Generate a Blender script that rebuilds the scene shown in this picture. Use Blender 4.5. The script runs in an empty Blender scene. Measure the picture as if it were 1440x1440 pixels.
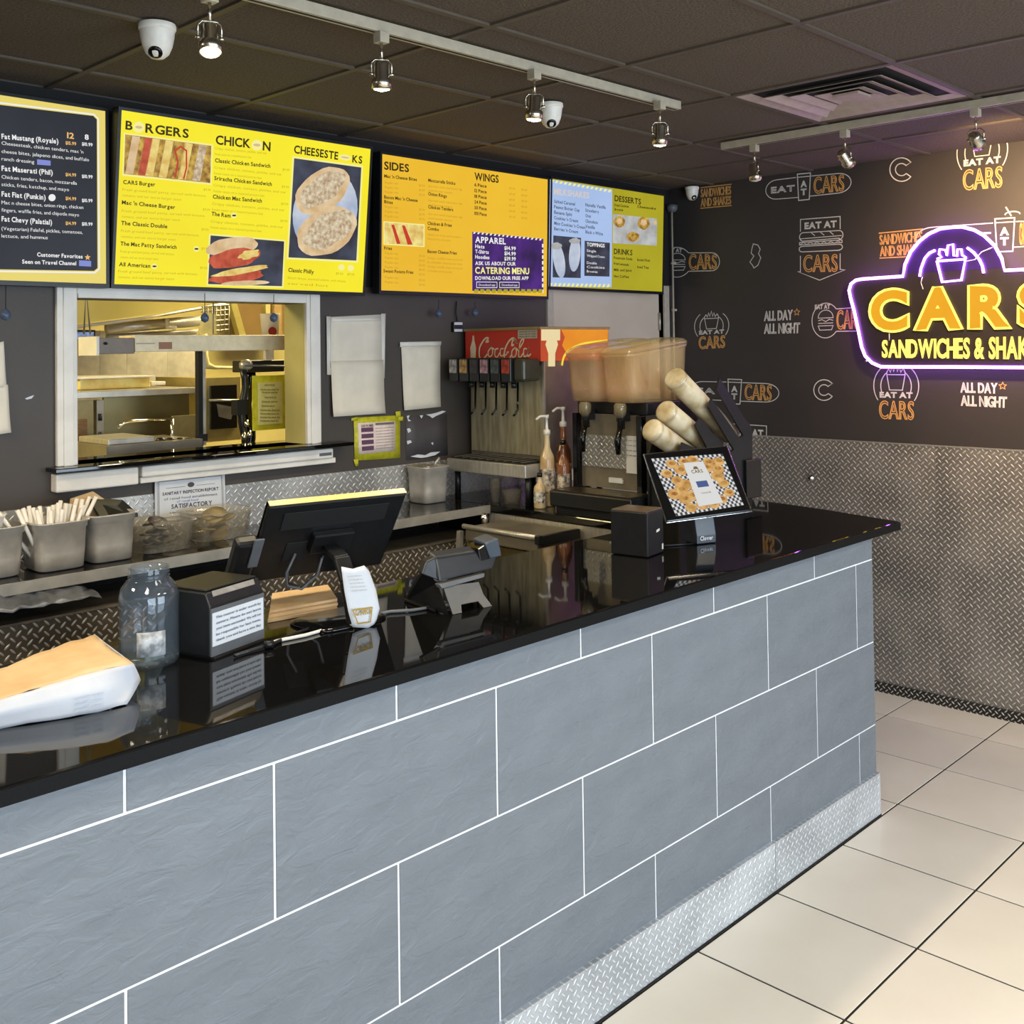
import bpy, bmesh, math, random
from mathutils import Vector as V, Matrix, noise
random.seed(7)
D = bpy.data
SC = bpy.context.scene
COL = SC.collection
# ---------------------------------------------------------------- camera
CAM = V((-1.1491, -1.7814, 1.7393)); FPX = 1480.59; PX, PY = 720.0, 455.87
yaw, pitch, roll = 0.7724368, 0.0208175, -0.013288
FW = V((math.cos(pitch)*math.cos(yaw), math.cos(pitch)*math.sin(yaw), math.sin(pitch)))
R0 = FW.cross(V((0, 0, 1))).normalized(); U0 = R0.cross(FW)
RR = math.cos(roll)*R0 + math.sin(roll)*U0
UU = -math.sin(roll)*R0 + math.cos(roll)*U0
cd = D.cameras.new('camera'); cam = D.objects.new('camera', cd); COL.objects.link(cam)
cam.matrix_world = Matrix(((RR.x, UU.x, -FW.x, CAM.x), (RR.y, UU.y, -FW.y, CAM.y), (RR.z, UU.z, -FW.z, CAM.z), (0, 0, 0, 1)))
cd.sensor_width = 36; cd.lens = FPX/1440*36; cd.shift_y = -(720-PY)/1440; cd.clip_start = 0.02
SC.camera = cam
# ---------------------------------------------------------------- world, light, exposure
w = D.worlds.new('sky'); SC.world = w; w.use_nodes = True
bg = w.node_tree.nodes['Background']; bg.inputs[0].default_value = (.78, .88, 1, 1); bg.inputs[1].default_value = 1.0
SC.view_settings.view_transform = 'Standard'; SC.view_settings.look = 'None'
SC.view_settings.exposure = 0.0; SC.view_settings.gamma = 1; SC.view_settings.use_curve_mapping = False
def area(name, loc, size, sizey, energy, color, direction, spread=180):
    l = D.lights.new(name, 'AREA'); l.shape = 'RECTANGLE'; l.size = size; l.size_y = sizey; l.energy = energy; l.color = color
    l.spread = math.radians(spread)
    o = D.objects.new(name, l); COL.objects.link(o); o.location = loc
    o.rotation_euler = V(direction).to_track_quat('-Z', 'Y').to_euler(); return o
def spot(name, loc, target, energy, color, ang=60, blend=.6, r=.06):
    l = D.lights.new(name, 'SPOT'); l.energy = energy; l.color = color; l.spot_size = math.radians(ang); l.spot_blend = blend; l.shadow_soft_size = r
    o = D.objects.new(name, l); COL.objects.link(o); o.location = loc
    o.rotation_euler = (V(target)-V(loc)).to_track_quat('-Z', 'Y').to_euler(); return o
# daylight that enters through the shop windows behind the camera, the kitchen's ceiling tubes and an added kitchen fill
area('daylight', (-1.6, -4.42, 1.45), 2.7, 1.9, 150, (.70, .85, 1), (0, 1, -.1))
area('daylight', (1.9, -4.42, 1.45), 2.7, 1.9, 150, (.70, .85, 1), (0, 1, -.1))
area('kitchen_light', (2.55, 2.75, 2.6), 1.2, 1.2, 135, (1, .84, .44), (0, 0, -1))
area('kitchen_light', (-.9, 3.0, 2.6), 1.2, 1.0, 110, (1, .84, .44), (0, 0, -1))  # second kitchen lamp, added to brighten the view through the opening
# warm fill panels added out of view to brighten the room: over the left end of the aisle and over the customers
FILL_PANELS = [(-1.85, .95, 60), (-1.2, -1.2, 36), (.7, -2.45, 40), (2.45, -2.45, 40)]
for x_, y_, e_ in FILL_PANELS: area('fill_panel_light', (x_, y_, 2.618), .5, .5, e_, (1, .88, .70), (0, 0, -1))
W, DY, CZ = 3.889, 1.825, 2.635       # mural wall x, menu wall y, ceiling z
ZT = 1.06                             # counter top height

# ---------------------------------------------------------------- helpers
def at(px, py, ax, val):
    "point where the sight line through a photograph pixel meets the plane axis=val"
    d = FW + RR*((px-PX)/FPX) - UU*((py-PY)/FPX)
    i = 'xyz'.index(ax); t = (val-CAM[i])/d[i]
    return CAM + d*t
class Plane:
    def __init__(s, o, ux, uy):
        s.o = V(o); s.ux = V(ux).normalized(); s.uy = V(uy).normalized(); s.n = s.ux.cross(s.uy)
    def loc(s, px, py):
        d = FW + RR*((px-PX)/FPX) - UU*((py-PY)/FPX)
        t = (s.o-CAM).dot(s.n)/d.dot(s.n); p = CAM + d*t - s.o
        return (p.dot(s.ux), p.dot(s.uy))
    def P(s, a, b, d=0.0): return s.o + s.ux*a + s.uy*b + s.n*d
WALL = Plane((0, DY, 0), (1, 0, 0), (0, 0, 1))
MUR = Plane((W, 0, 0), (0, -1, 0), (0, 0, 1))

class MB:
    def __init__(s): s.v = []; s.f = []; s.sm = []
    def add(s, vs, fs, smooth=False):
        b = len(s.v); s.v += [V(p) for p in vs]; s.f += [[i+b for i in f] for f in fs]; s.sm += [smooth]*len(fs); return s
    def box(s, x0, x1, y0, y1, z0, z1):
        vs = [(x, y, z) for x in (x0, x1) for y in (y0, y1) for z in (z0, z1)]
        return s.add(vs, [(0,1,3,2),(4,6,7,5),(0,4,5,1),(2,3,7,6),(0,2,6,4),(1,5,7,3)])
    def obox(s, c, sx, sy, sz, M=None):
        vs = [V((x*sx/2, y*sy/2, z*sz/2)) for x in (-1, 1) for y in (-1, 1) for z in (-1, 1)]
        M = M or Matrix.Identity(3)
        return s.add([V(c)+M@p for p in vs], [(0,1,3,2),(4,6,7,5),(0,4,5,1),(2,3,7,6),(0,2,6,4),(1,5,7,3)])
    def prism(s, pts, off):
        n = len(pts); off = V(off); a = [V(p) for p in pts]
        return s.add(a+[p+off for p in a], [list(range(n))[::-1], list(range(n, 2*n))]+[[i, (i+1) % n, n+(i+1) % n, n+i] for i in range(n)])
    def tube(s, pts, r, seg=8, closed=False, caps=True):
        pts = [V(p) for p in pts]; n = len(pts); rings = []
        rs = r if isinstance(r, (list, tuple)) else [r]*n
        prev = None
        for i, p in enumerate(pts):
            if closed: t = pts[(i+1) % n]-pts[i-1]
            else: t = pts[min(i+1, n-1)]-pts[max(i-1, 0)]
            if t.length < 1e-9: t = V((0, 0, 1))
            t.normalize()
            if prev is None:
                a = V((0, 0, 1)) if abs(t.z) < .9 else V((1, 0, 0)); nx = t.cross(a).normalized()
            else:
                nx = prev - t*prev.dot(t); nx = nx.normalized() if nx.length > 1e-6 else prev
            prev = nx; ny = t.cross(nx)
            rings.append([p+nx*math.cos(2*math.pi*k/seg)*rs[i]+ny*math.sin(2*math.pi*k/seg)*rs[i] for k in range(seg)])
        vs = [q for rg in rings for q in rg]; fs = []
        for i in range(n if closed else n-1):
            j = (i+1) % n
            for k in range(seg): fs.append([i*seg+k, i*seg+(k+1) % seg, j*seg+(k+1) % seg, j*seg+k])
        if caps and not closed: fs += [list(range(seg))[::-1], [(n-1)*seg+k for k in range(seg)]]
        return s.add(vs, fs, True)
    def lathe(s, prof, c, seg=24, axis=(0, 0, 1), cap=True):
        ax = V(axis).normalized(); a = V((1, 0, 0)) if abs(ax.x) < .9 else V((0, 1, 0)); ex = ax.cross(a).normalized(); ey = ax.cross(ex); c = V(c)
        vs = []; fs = []
        for (r, z) in prof:
            for k in range(seg):
                t = 2*math.pi*k/seg; vs.append(c+ax*z+(ex*math.cos(t)+ey*math.sin(t))*r)
        for i in range(len(prof)-1):
            for k in range(seg): fs.append([i*seg+k, i*seg+(k+1) % seg, (i+1)*seg+(k+1) % seg, (i+1)*seg+k])
        if cap: fs += [list(range(seg))[::-1], [(len(prof)-1)*seg+k for k in range(seg)]]
        return s.add(vs, fs, True)
    def poly(s, pts): return s.add(pts, [list(range(len(pts)))])
    def strip(s, pl, pts, w, d=.001, closed=False):
        "flat mitred stroke of width w along local 2D points of a Plane"
        P_ = [V(pts[0])]
        for p in pts[1:]:
            if (V(p)-P_[-1]).length > 1e-5: P_.append(V(p))
        if closed and len(P_) > 2 and (P_[0]-P_[-1]).length < 1e-5: P_.pop()
        n = len(P_)
        if n < 2: return s
        s.k = getattr(s, 'k', 0)+1; d = d+.00002*(s.k % 25); vs = []
        for i, p in enumerate(P_):
            a = (p-P_[i-1]) if (closed or i) else None; b = (P_[(i+1) % n]-p) if (closed or i < n-1) else None
            a = a.normalized() if a else b.normalized(); b = b.normalized() if b else a
            na = V((-a.y, a.x)); nb = V((-b.y, b.x)); m = na+nb
            m = m.normalized() if m.length > .2 else na
            q = m*(w/2/max(.55, m.dot(na))); vs += [pl.P(*(p-q), d), pl.P(*(p+q), d)]
        return s.add(vs, [[2*i, 2*((i+1) % n), 2*((i+1) % n)+1, 2*i+1] for i in range(n if closed else n-1)])
ORG = {}
def obj(name, mb, mat, parent=None, bev=0, sub=0, solid=0, origin=None):
    if origin is None:
        xs = [p.x for p in mb.v]; ys = [p.y for p in mb.v]; zs = [p.z for p in mb.v]
        origin = V(((min(xs)+max(xs))/2, (min(ys)+max(ys))/2, min(zs)))
    origin = V(origin)
    me = D.meshes.new(name); me.from_pydata([tuple(p-origin) for p in mb.v], [], mb.f); me.update()
    me.polygons.foreach_set('use_smooth', mb.sm)
    me.materials.append(mat)
    bm = bmesh.new(); bm.from_mesh(me)
    if not getattr(mb, 'flat', False): bmesh.ops.recalc_face_normals(bm, faces=bm.faces)
    bm.to_mesh(me); bm.free()
    o = D.objects.new(name, me); COL.objects.link(o)
    ORG[o.name] = origin
    if parent is not None:
        o.parent = parent; o.location = origin-ORG[parent.name]
    else: o.location = origin
    if solid: m = o.modifiers.new('solid', 'SOLIDIFY'); m.thickness = solid; m.offset = 0
    if bev: m = o.modifiers.new('bevel', 'BEVEL'); m.width = bev; m.segments = 2; m.limit_method = 'ANGLE'; m.angle_limit = .6
    if sub: m = o.modifiers.new('sub', 'SUBSURF'); m.levels = sub; m.render_levels = sub
    return o
def thing(name, label, cat, loc, group=None):
    o = D.objects.new(name, None); COL.objects.link(o); o.location = loc; o.empty_display_size = .05
    ORG[o.name] = V(loc); o['label'] = label; o['category'] = cat
    if group: o['group'] = group
    return o
def tag(o, label, cat, group=None, kind=None):
    o['label'] = label; o['category'] = cat
    if group: o['group'] = group
    if kind: o['kind'] = kind
    return o
def struct(o): o['kind'] = 'structure'; return o
def lab(o, t): o['label'] = t; return o
def dup(root, loc, label=None, rz=None):
    c = root.copy(); COL.objects.link(c); c.location = loc; ORG[c.name] = V(loc)
    if label: c['label'] = label
    if rz is not None: c.rotation_euler.z = rz
    for ch in list(root.children):
        d = ch.copy(); COL.objects.link(d); d.parent = c
        for g in ch.children:
            e = g.copy(); COL.objects.link(e); e.parent = d
    return c

# ---------------------------------------------------------------- materials
def lin(c): return tuple((x/255/12.92 if x/255 < .04045 else ((x/255+.055)/1.055)**2.4) for x in c)+(1,)
def mat(name, c, rough=.5, metal=0, c2=None, ns=30, bump=0, bs=60, emis=0, trans=0, ior=1.45, vary=.0, coat=0, aniso=None, alpha=1, bd=.004, dist=0):
    m = D.materials.new(name); m.use_nodes = True; nt = m.node_tree; N = nt.nodes; L = nt.links
    b = N['Principled BSDF']; b.inputs['Roughness'].default_value = rough; b.inputs['Metallic'].default_value = metal
    b.inputs['Transmission Weight'].default_value = trans; b.inputs['IOR'].default_value = ior
    b.inputs['Coat Weight'].default_value = coat; b.inputs['Alpha'].default_value = alpha
    tc = N.new('ShaderNodeTexCoord'); mp = N.new('ShaderNodeMapping'); L.new(tc.outputs['Object'], mp.inputs[0])
    if aniso: mp.inputs['Scale'].default_value = aniso
    n = N.new('ShaderNodeTexNoise'); n.inputs['Scale'].default_value = ns; n.inputs['Detail'].default_value = 4; L.new(mp.outputs[0], n.inputs['Vector'])
    cr = N.new('ShaderNodeValToRGB'); L.new(n.outputs['Fac'], cr.inputs[0])
    ca = lin(c); cb = lin(c2) if c2 else tuple(x*.86 for x in ca[:3])+(1,)
    cr.color_ramp.elements[0].color = cb; cr.color_ramp.elements[1].color = ca
    cr.color_ramp.elements[0].position = .35; cr.color_ramp.elements[1].position = .65
    out = cr.outputs[0]
    if vary:
        oi = N.new('ShaderNodeObjectInfo'); mr = N.new('ShaderNodeMapRange'); mr.inputs[3].default_value = 1-vary; mr.inputs[4].default_value = 1+vary*.6
        L.new(oi.outputs['Random'], mr.inputs[0]); h = N.new('ShaderNodeHueSaturation'); L.new(mr.outputs[0], h.inputs['Value']); L.new(out, h.inputs['Color']); out = h.outputs[0]
    L.new(out, b.inputs['Base Color'])
    if bump:
        n2 = N.new('ShaderNodeTexNoise'); n2.inputs['Scale'].default_value = bs; n2.inputs['Detail'].default_value = 5; L.new(mp.outputs[0], n2.inputs['Vector'])
        bp = N.new('ShaderNodeBump'); bp.inputs['Strength'].default_value = bump; bp.inputs['Distance'].default_value = bd; n2.inputs['Distortion'].default_value = dist
        L.new(n2.outputs['Fac'], bp.inputs['Height']); L.new(bp.outputs[0], b.inputs['Normal'])
    if emis:
        L.new(out, b.inputs['Emission Color']); b.inputs['Emission Strength'].default_value = emis
        b.inputs['Base Color'].default_value = (0, 0, 0, 1); L.remove(b.inputs['Base Color'].links[0]); b.inputs['Specular IOR Level'].default_value = .2
    return m
def clearmat(name, tint, cloudy, body, rough=.04):
    "thin clear sheet: transparent with a little cloudy body colour and a fresnel gloss"
    m = mat(name, body); nt = m.node_tree; N = nt.nodes; L = nt.links; out = N['Material Output']
    tr = N.new('ShaderNodeBsdfTransparent'); tr.inputs[0].default_value = lin(tint)
    di = N['Principled BSDF']; di.inputs['Roughness'].default_value = .4
    gl_ = N.new('ShaderNodeBsdfGlossy'); gl_.inputs['Roughness'].default_value = rough
    lw = N.new('ShaderNodeLayerWeight'); lw.inputs[0].default_value = .5; fac_ = math_node(nt, 'MULTIPLY_ADD', math_node(nt, 'POWER', lw.outputs['Facing'], 3.0), .55, .035)
    m1 = N.new('ShaderNodeMixShader'); m2 = N.new('ShaderNodeMixShader'); m1.inputs[0].default_value = cloudy
    L.new(tr.outputs[0], m1.inputs[1]); L.new(di.outputs[0], m1.inputs[2]); L.new(fac_, m2.inputs[0]); L.new(m1.outputs[0], m2.inputs[1]); L.new(gl_.outputs[0], m2.inputs[2])
    L.new(m2.outputs[0], out.inputs[0]); return m
def math_node(nt, op, a, b=None, c=None):
    n = nt.nodes.new('ShaderNodeMath'); n.operation = op
    for i, x in enumerate((a, b, c)):
        if x is None: continue
        if isinstance(x, (int, float)): n.inputs[i].default_value = x
        else: nt.links.new(x, n.inputs[i])
    return n.outputs[0]
def tread(name, base, axes, pitch=.0235, rough=.42, bump=.8, metal=.55, lift=1.0):
    "diamond tread plate: lens-shaped bars turned alternately, on a grid at 45 degrees"
    m = mat(name, base, rough, metal, c2=tuple(x*.8 for x in base), ns=4)
    nt = m.node_tree; N = nt.nodes; L = nt.links; b = N['Principled BSDF']
    g = N.new('ShaderNodeNewGeometry'); sp = N.new('ShaderNodeSeparateXYZ'); L.new(g.outputs['Position'], sp.inputs[0])
    M = lambda *a: math_node(nt, *a)
    p, q = sp.outputs[axes[0]], sp.outputs[axes[1]]
    k = 1/(pitch*1.0)
    u_ = M('MULTIPLY', M('ADD', p, q), k*.7071); v_ = M('MULTIPLY', M('SUBTRACT', q, p), k*.7071)
    par = M('MODULO', M('ABSOLUTE', M('ADD', M('FLOOR', u_), M('FLOOR', v_))), 2.0)
    fu = M('SUBTRACT', M('FRACT', u_), .5); fv = M('SUBTRACT', M('FRACT', v_), .5)
    ip = M('SUBTRACT', 1.0, par)
    a_ = M('ADD', M('MULTIPLY', fu, par), M('MULTIPLY', fv, ip)); c_ = M('ADD', M('MULTIPLY', fv, par), M('MULTIPLY', fu, ip))
    l1 = M('POWER', M('ABSOLUTE', M('DIVIDE', a_, .52)), 2.0); l2 = M('POWER', M('ABSOLUTE', M('DIVIDE', c_, .17)), 2.0)
    h = M('MAXIMUM', M('SUBTRACT', 1.0, M('ADD', l1, l2)), 0.0); h = M('POWER', h, .6)
    bp = N.new('ShaderNodeBump'); bp.inputs['Strength'].default_value = bump; bp.inputs['Distance'].default_value = .003
    L.new(h, bp.inputs['Height']); L.new(bp.outputs[0], b.inputs['Normal'])
    mx = N.new('ShaderNodeMix'); mx.data_type = 'RGBA'; L.new(M('MULTIPLY', h, .75*lift), mx.inputs[0])
    src = b.inputs['Base Color'].links[0].from_socket; L.new(src, mx.inputs[6]); mx.inputs[7].default_value = (.85, .85, .84, 1)
    L.new(mx.outputs[2], b.inputs['Base Color'])
    return m
M_floor = mat('glazed_floor_tile', (225, 218, 203), .25, 0, (219, 211, 195), 2.5, .03, 30, vary=.05)
M_grout = mat('dark_grout', (42, 36, 32), .9)
M_ctile = mat('slate_tile', (107, 113, 120), .45, 0, (100, 106, 113), 5, 1, 14, aniso=(1, 1, 2.2), vary=.03, bd=.006, dist=1.0)
M_wgrout = mat('white_grout', (222, 224, 226), .8)
M_granite = mat('black_granite', (16, 15, 15), .035, 0, (9, 9, 9), 400, coat=0)
M_edge = mat('granite_edge', (14, 15, 16), .5, 0, (9, 9, 10), 260)
M_edge.node_tree.nodes['Principled BSDF'].inputs['Specular IOR Level'].default_value = .12
M_wallb = mat('charcoal_wall_paint', (68, 61, 55), .55, 0, (61, 55, 50), 3, .15, 90)
M_mural = mat('mural_vinyl', (58, 52, 50), .5, 0, (54, 49, 47), 3, .03, 60)
M_ceil = mat('ceiling_tile_dark', (92, 80, 66), .85, 0, (70, 60, 49), 120, 1, 140)
M_bar = mat('ceiling_grid_paint', (84, 74, 62), .6)
M_tread = tread('tread_plate_wall', (150, 142, 132), ('Y', 'Z'), lift=.8)
M_treadb = tread('tread_plate_back', (190, 188, 184), ('X', 'Z'))
M_treadk = tread('tread_plate_kick', (205, 212, 220), ('X', 'Z'), .02, .4, .8)
M_steel = mat('brushed_steel', (190, 184, 172), .36, .6, (165, 160, 150), 12, .05, 50, aniso=(1, 12, 1))
M_steeld = mat('dull_steel', (140, 132, 116), .4, .55, (118, 110, 98), 8)
M_pan = mat('pan_steel', (196, 190, 180), .38, .45, (178, 172, 163), 20, .05, 40)
M_black = mat('black_plastic', (24, 25, 27), .38, 0, (18, 19, 20), 40)
M_blackg = mat('black_gloss', (12, 12, 13), .12)
M_blackm = mat('black_matte', (18, 17, 16), .8)
M_grey = mat('grey_plastic', (92, 94, 97), .45)
M_white = mat('white_paint', (222, 216, 206), .5, 0, (206, 200, 190), 8)
M_track = mat('track_paint', (170, 160, 140), .4, 0)
M_paper = mat('white_paper', (214, 204, 186), .8, 0, (206, 196, 178), 14)
M_paperw = mat('bright_paper', (206, 207, 209), .7, 0, (198, 200, 203), 10)
M_kraft = mat('kraft_paper', (200, 172, 132), .8, 0, (184, 152, 108), 9, .2, 30)
M_door = mat('taupe_door_paint', (196, 182, 162), .5, 0, (188, 174, 154), 4)
M_glass = mat('clear_glass', (250, 252, 252), .0, 0, (246, 250, 250), 3, trans=1, ior=1.45)

M_plas = clearmat('clear_plastic', (246, 243, 236), .09, (236, 230, 216), .08)
M_bowl = clearmat('amber_tinted_plastic', (252, 243, 228), .17, (250, 228, 178), .12)
M_jar = clearmat('jar_glass', (238, 243, 248), .03, (200, 214, 226), .02)
M_chrome = mat('chrome', (225, 222, 215), .12, 1)
def em(name, c, s=1, c2=None, ns=6): return mat(name, c, .5, 0, c2 or c, ns, emis=s)
M_ink = mat('black_ink', (30, 26, 20), .6); M_inkd = mat('grey_ink', (120, 104, 30), .6); M_inkb = mat('text_ink', (70, 70, 72), .7)
M_orange = mat('mural_orange', (222, 164, 92), .5); M_mwhite = mat('mural_white', (214, 208, 200), .5)

# ---------------------------------------------------------------- glyphs
CHARS = "ABCDEFGHIJKLMNOPQRSTUVWXYZabcdefghijklmnopqrstuvwxyz0123456789&'$.,-()!%+"
GL = {}
def make_glyphs():
    specs = {'reg': (0, 'BOTH', 2), 'bold': (.028, 'BOTH', 3), 'line': (0, 'NONE', 4), 'fat': (.062, 'BOTH', 5), 'fatfill': (.062, 'BOTH', 5)}
    tmp = []
    for st, (off, fill, res) in specs.items():
        for ch in (CHARS if st in ('reg', 'bold') else "ABCDEFGHIJKLMNOPQRSTUVWXYZ&"):
            c = D.curves.new('g', 'FONT'); c.body = ch; c.offset = off; c.fill_mode = fill; c.resolution_u = res; c.dimensions = '2D' if fill == 'BOTH' else '3D'
            o = D.objects.new('g', c); COL.objects.link(o); tmp.append((st, ch, o, c))
    bpy.context.view_layer.update(); dg = bpy.context.evaluated_depsgraph_get()
    for st, ch, o, c in tmp:
        me = D.meshes.new_from_object(o.evaluated_get(dg))
        vs = [(v.co.x, v.co.y) for v in me.vertices]; x0 = min(v[0] for v in vs); x1 = max(v[0] for v in vs)
        if st in ('line', 'fat'):
            adj = {}; cnt = {}
            for p in me.polygons:
                for ek in p.edge_keys: cnt[ek] = cnt.get(ek, 0)+1
            for e in me.edges:
                a, b = e.vertices
                if me.polygons and cnt.get(tuple(sorted((a, b))), 0) != 1: continue
                pass; adj.setdefault(a, []).append(b); adj.setdefault(b, []).append(a)
            seen = set(); loops = []
            for s0 in adj:
                if s0 in seen: continue
                lp = [s0]; seen.add(s0); cur = s0
                while True:
                    nx = [k for k in adj[cur] if k not in seen]
                    if not nx: break
                    cur = nx[0]; seen.add(cur); lp.append(cur)
                if len(lp) > 2: loops.append([(vs[k][0]-x0, vs[k][1]) for k in lp])
            GL[st, ch] = (loops, x1-x0)
        else:
            GL[st, ch] = ([(x-x0, y) for x, y in vs], [list(p.vertices) for p in me.polygons], x1-x0)
        D.meshes.remove(me)
    for st, ch, o, c in tmp: D.objects.remove(o); D.curves.remove(c)
make_glyphs()
def layout(s, st, sp=.07):
    x = 0; out = []
    for ch in s:
        if ch == ' ': x += .27; continue
        g = GL.get((st, ch)) or GL.get((st, ch.upper()))
        if not g: x += .3; continue
        out.append((x, g)); x += g[-1]+sp
    return out, max(x-sp, .01)
CAPH = .70
def ptext(mb, pl, s, p0, p1, hpx, st='reg', d=.0015, flip=False):
    "filled text on plane pl, its baseline from pixel p0 to pixel p1 of the photograph, capitals hpx high"
    a = V(pl.loc(*p0)); b = V(pl.loc(*p1)); c = V(pl.loc(p0[0], p0[1]-hpx)); ex = (b-a); Wd = ex.length; ex.normalize(); H = (c-a).length
    up = V((-ex.y, ex.x))
    gl, tot = layout(s, st); sx = Wd/tot; sy = H/CAPH
    for x, (vs, fs, w_) in gl:
        mb.add([pl.P(*(a+ex*(x+vx)*sx+up*vy*sy), d) for vx, vy in vs], fs)
    return mb
def ltext(mb, pl, s, a, b, H, st='reg', d=.0015):
    "filled text in plane-local metres"
    a = V(a); b = V(b); ex = b-a; Wd = ex.length; ex.normalize(); up = V((-ex.y, ex.x))
    gl, tot = layout(s, st); sx = Wd/tot; sy = H/CAPH
    for x, (vs, fs, w_) in gl: mb.add([pl.P(*(a+ex*(x+vx)*sx+up*vy*sy), d) for vx, vy in vs], fs)
    return mb
class Quad:
    "unit square spread over four photograph pixels of a plane: TL, TR, BR, BL"
    def __init__(s, pl, tl, tr, br, bl): s.pl = pl; s.c = [V(pl.loc(*q)) for q in (tl, tr, br, bl)]
    def m(s, u, v):
        tl, tr, br, bl = s.c; return (bl*(1-u)+br*u)*(1-v)+(tl*(1-u)+tr*u)*v
    def line(s, mb, pts, w=.0045, closed=False, d=.0012): mb.strip(s.pl, [s.m(*p) for p in pts], w, d, closed)
    def otext(s, mb, t, u0, u1, v0, v1, w=.0035, st='line', d=.0014, sp=.08):
        gl, tot = layout(t, st, sp)
        for x, (loops, w_) in gl:
            for lp in loops: s.line(mb, [(u0+(u1-u0)*(x+px)/tot, v0+(v1-v0)*py/CAPH) for px, py in lp], w, True, d)
    def text(s, mb, t, u0, u1, v0, v1, st='reg', d=.0014, sp=.07):
        gl, tot = layout(t, st, sp)
        for x, (vs, fs, w_) in gl:
            mb.add([s.pl.P(*s.m(u0+(u1-u0)*(x+px)/tot, v0+(v1-v0)*py/CAPH), d) for px, py in vs], fs)
    def poly(s, mb, pts, d=.001): mb.poly([s.pl.P(*s.m(*p), d) for p in pts])
def arc(cx, cy, rx, ry, a0, a1, n=16): return [(cx+rx*math.cos(math.radians(a0+(a1-a0)*i/n)), cy+ry*math.sin(math.radians(a0+(a1-a0)*i/n))) for i in range(n+1)]
# ================================================================ room shell
XL, YF = -3.4, -4.5
mb = MB(); mb.box(XL, 5.6, YF, 5.4, -.12, -.0035); floor = struct(obj('floor', mb, M_grout))
tw, td, g = .4385, .45, .0075
me_tile = None
for i in range(-11, 7):
    for j in range(-10, 5):
        x0 = 1.391+tw*i; y0 = -.015+td*(j-1)+.0; x1 = x0+tw; y1 = y0+td
        if x0 < XL-.05 or x1 > W+.3 or (y0 > .1 and y0 > DY) or (j > 1 and x0 < 2.55 and not x0 < 2.1): continue
        if j > 1 and x0 < .2: continue
        if me_tile is None:
            b = MB(); b.box(-tw/2+g/2, tw/2-g/2, -td/2+g/2, td/2-g/2, -.003, 0)
            o = obj('floor_tile', b, M_floor, floor, bev=.001, origin=(0, 0, -.003)); me_tile = o.data; base = o
            o.location = V(((x0+x1)/2, (y0+y1)/2, -.003))-ORG['floor']
        else:
            o = base.copy(); COL.objects.link(o); o.parent = floor
            o.location = V(((x0+x1)/2, (y0+y1)/2, -.003))-ORG['floor']
# ceiling: slab, grid bars, lay-in tiles
mb = MB(); mb.box(XL, W, YF, DY, CZ+.02, CZ+.1); ceil = struct(obj('ceiling', mb, M_blackm))
gx = [.305+.61*k for k in range(-6, 6)]; gy = [.30+.615*k for k in range(-8, 3)]
gx[-2:] = [2.80, 3.36] if abs(gx[-1]-3.355) < .05 else gx[-2:]
gx = [.305+.61*k for k in range(-6, 4)]+[2.79, 3.36]
for x in gx:
    b = MB(); b.box(x-.011, x+.011, YF, DY, CZ-.003, CZ+.02); obj('ceiling_bar', b, M_bar, ceil)
for y in gy:
    xs = [XL]+gx+[W]
    b = MB()
    for q in range(len(xs)-1): b.box(xs[q]+.0115, xs[q+1]-.0115, y-.011, y+.011, CZ-.003, CZ+.02)
    obj('ceiling_bar', b, M_bar, ceil)
VENT = (2.135, 2.79, -.315, .30)
xs = [XL]+gx+[W]; ys = [YF]+gy+[DY]
for q in range(len(xs)-1):
    for p in range(len(ys)-1):
        if abs(xs[q]-VENT[0]) < .03 and abs(ys[p]-VENT[2]) < .03: continue
        if any(xs[q] < a_[0] < xs[q+1] and ys[p] < a_[1] < ys[p+1] for a_ in FILL_PANELS):
            b = MB(); b.box(xs[q]+.013, xs[q+1]-.013, ys[p]+.013, ys[p+1]-.013, CZ+.004, CZ+.018); obj('fill_panel', b, em('fill_diffuser', (255, 236, 205), 1), ceil); continue  # glowing tiles that go with the added fill lamps
        b = MB(); b.box(xs[q]+.013, xs[q+1]-.013, ys[p]+.013, ys[p+1]-.013, CZ+.004, CZ+.018)
        obj('ceiling_tile', b, M_ceil, ceil)
# mural wall
mb = MB(); mb.box(W, W+.12, YF, DY+.12, 0, CZ+.1); wall_right = struct(obj('wall_right', mb, M_mural))
PZ = 1.232
yy = [YF, -3.3, -2.1, -.9, .3, DY-.02]
for a, b_ in zip(yy[:-1], yy[1:]):
    b = MB(); b.box(W-.006, W, a+.0005, b_-.0005, 0.03, PZ); obj('tread_panel', b, M_tread, wall_right)
b = MB(); b.box(W-.009, W-.0005, YF, DY-.02, PZ-.001, PZ+.006); obj('trim_strip', b, M_steel, wall_right)
b = MB(); b.box(W-.014, W-.0062, YF, DY-.02, 0, .05); obj('base_strip', b, tread('tread_plate_base', (60, 54, 48), ('Y', 'Z'), .02), wall_right)
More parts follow.
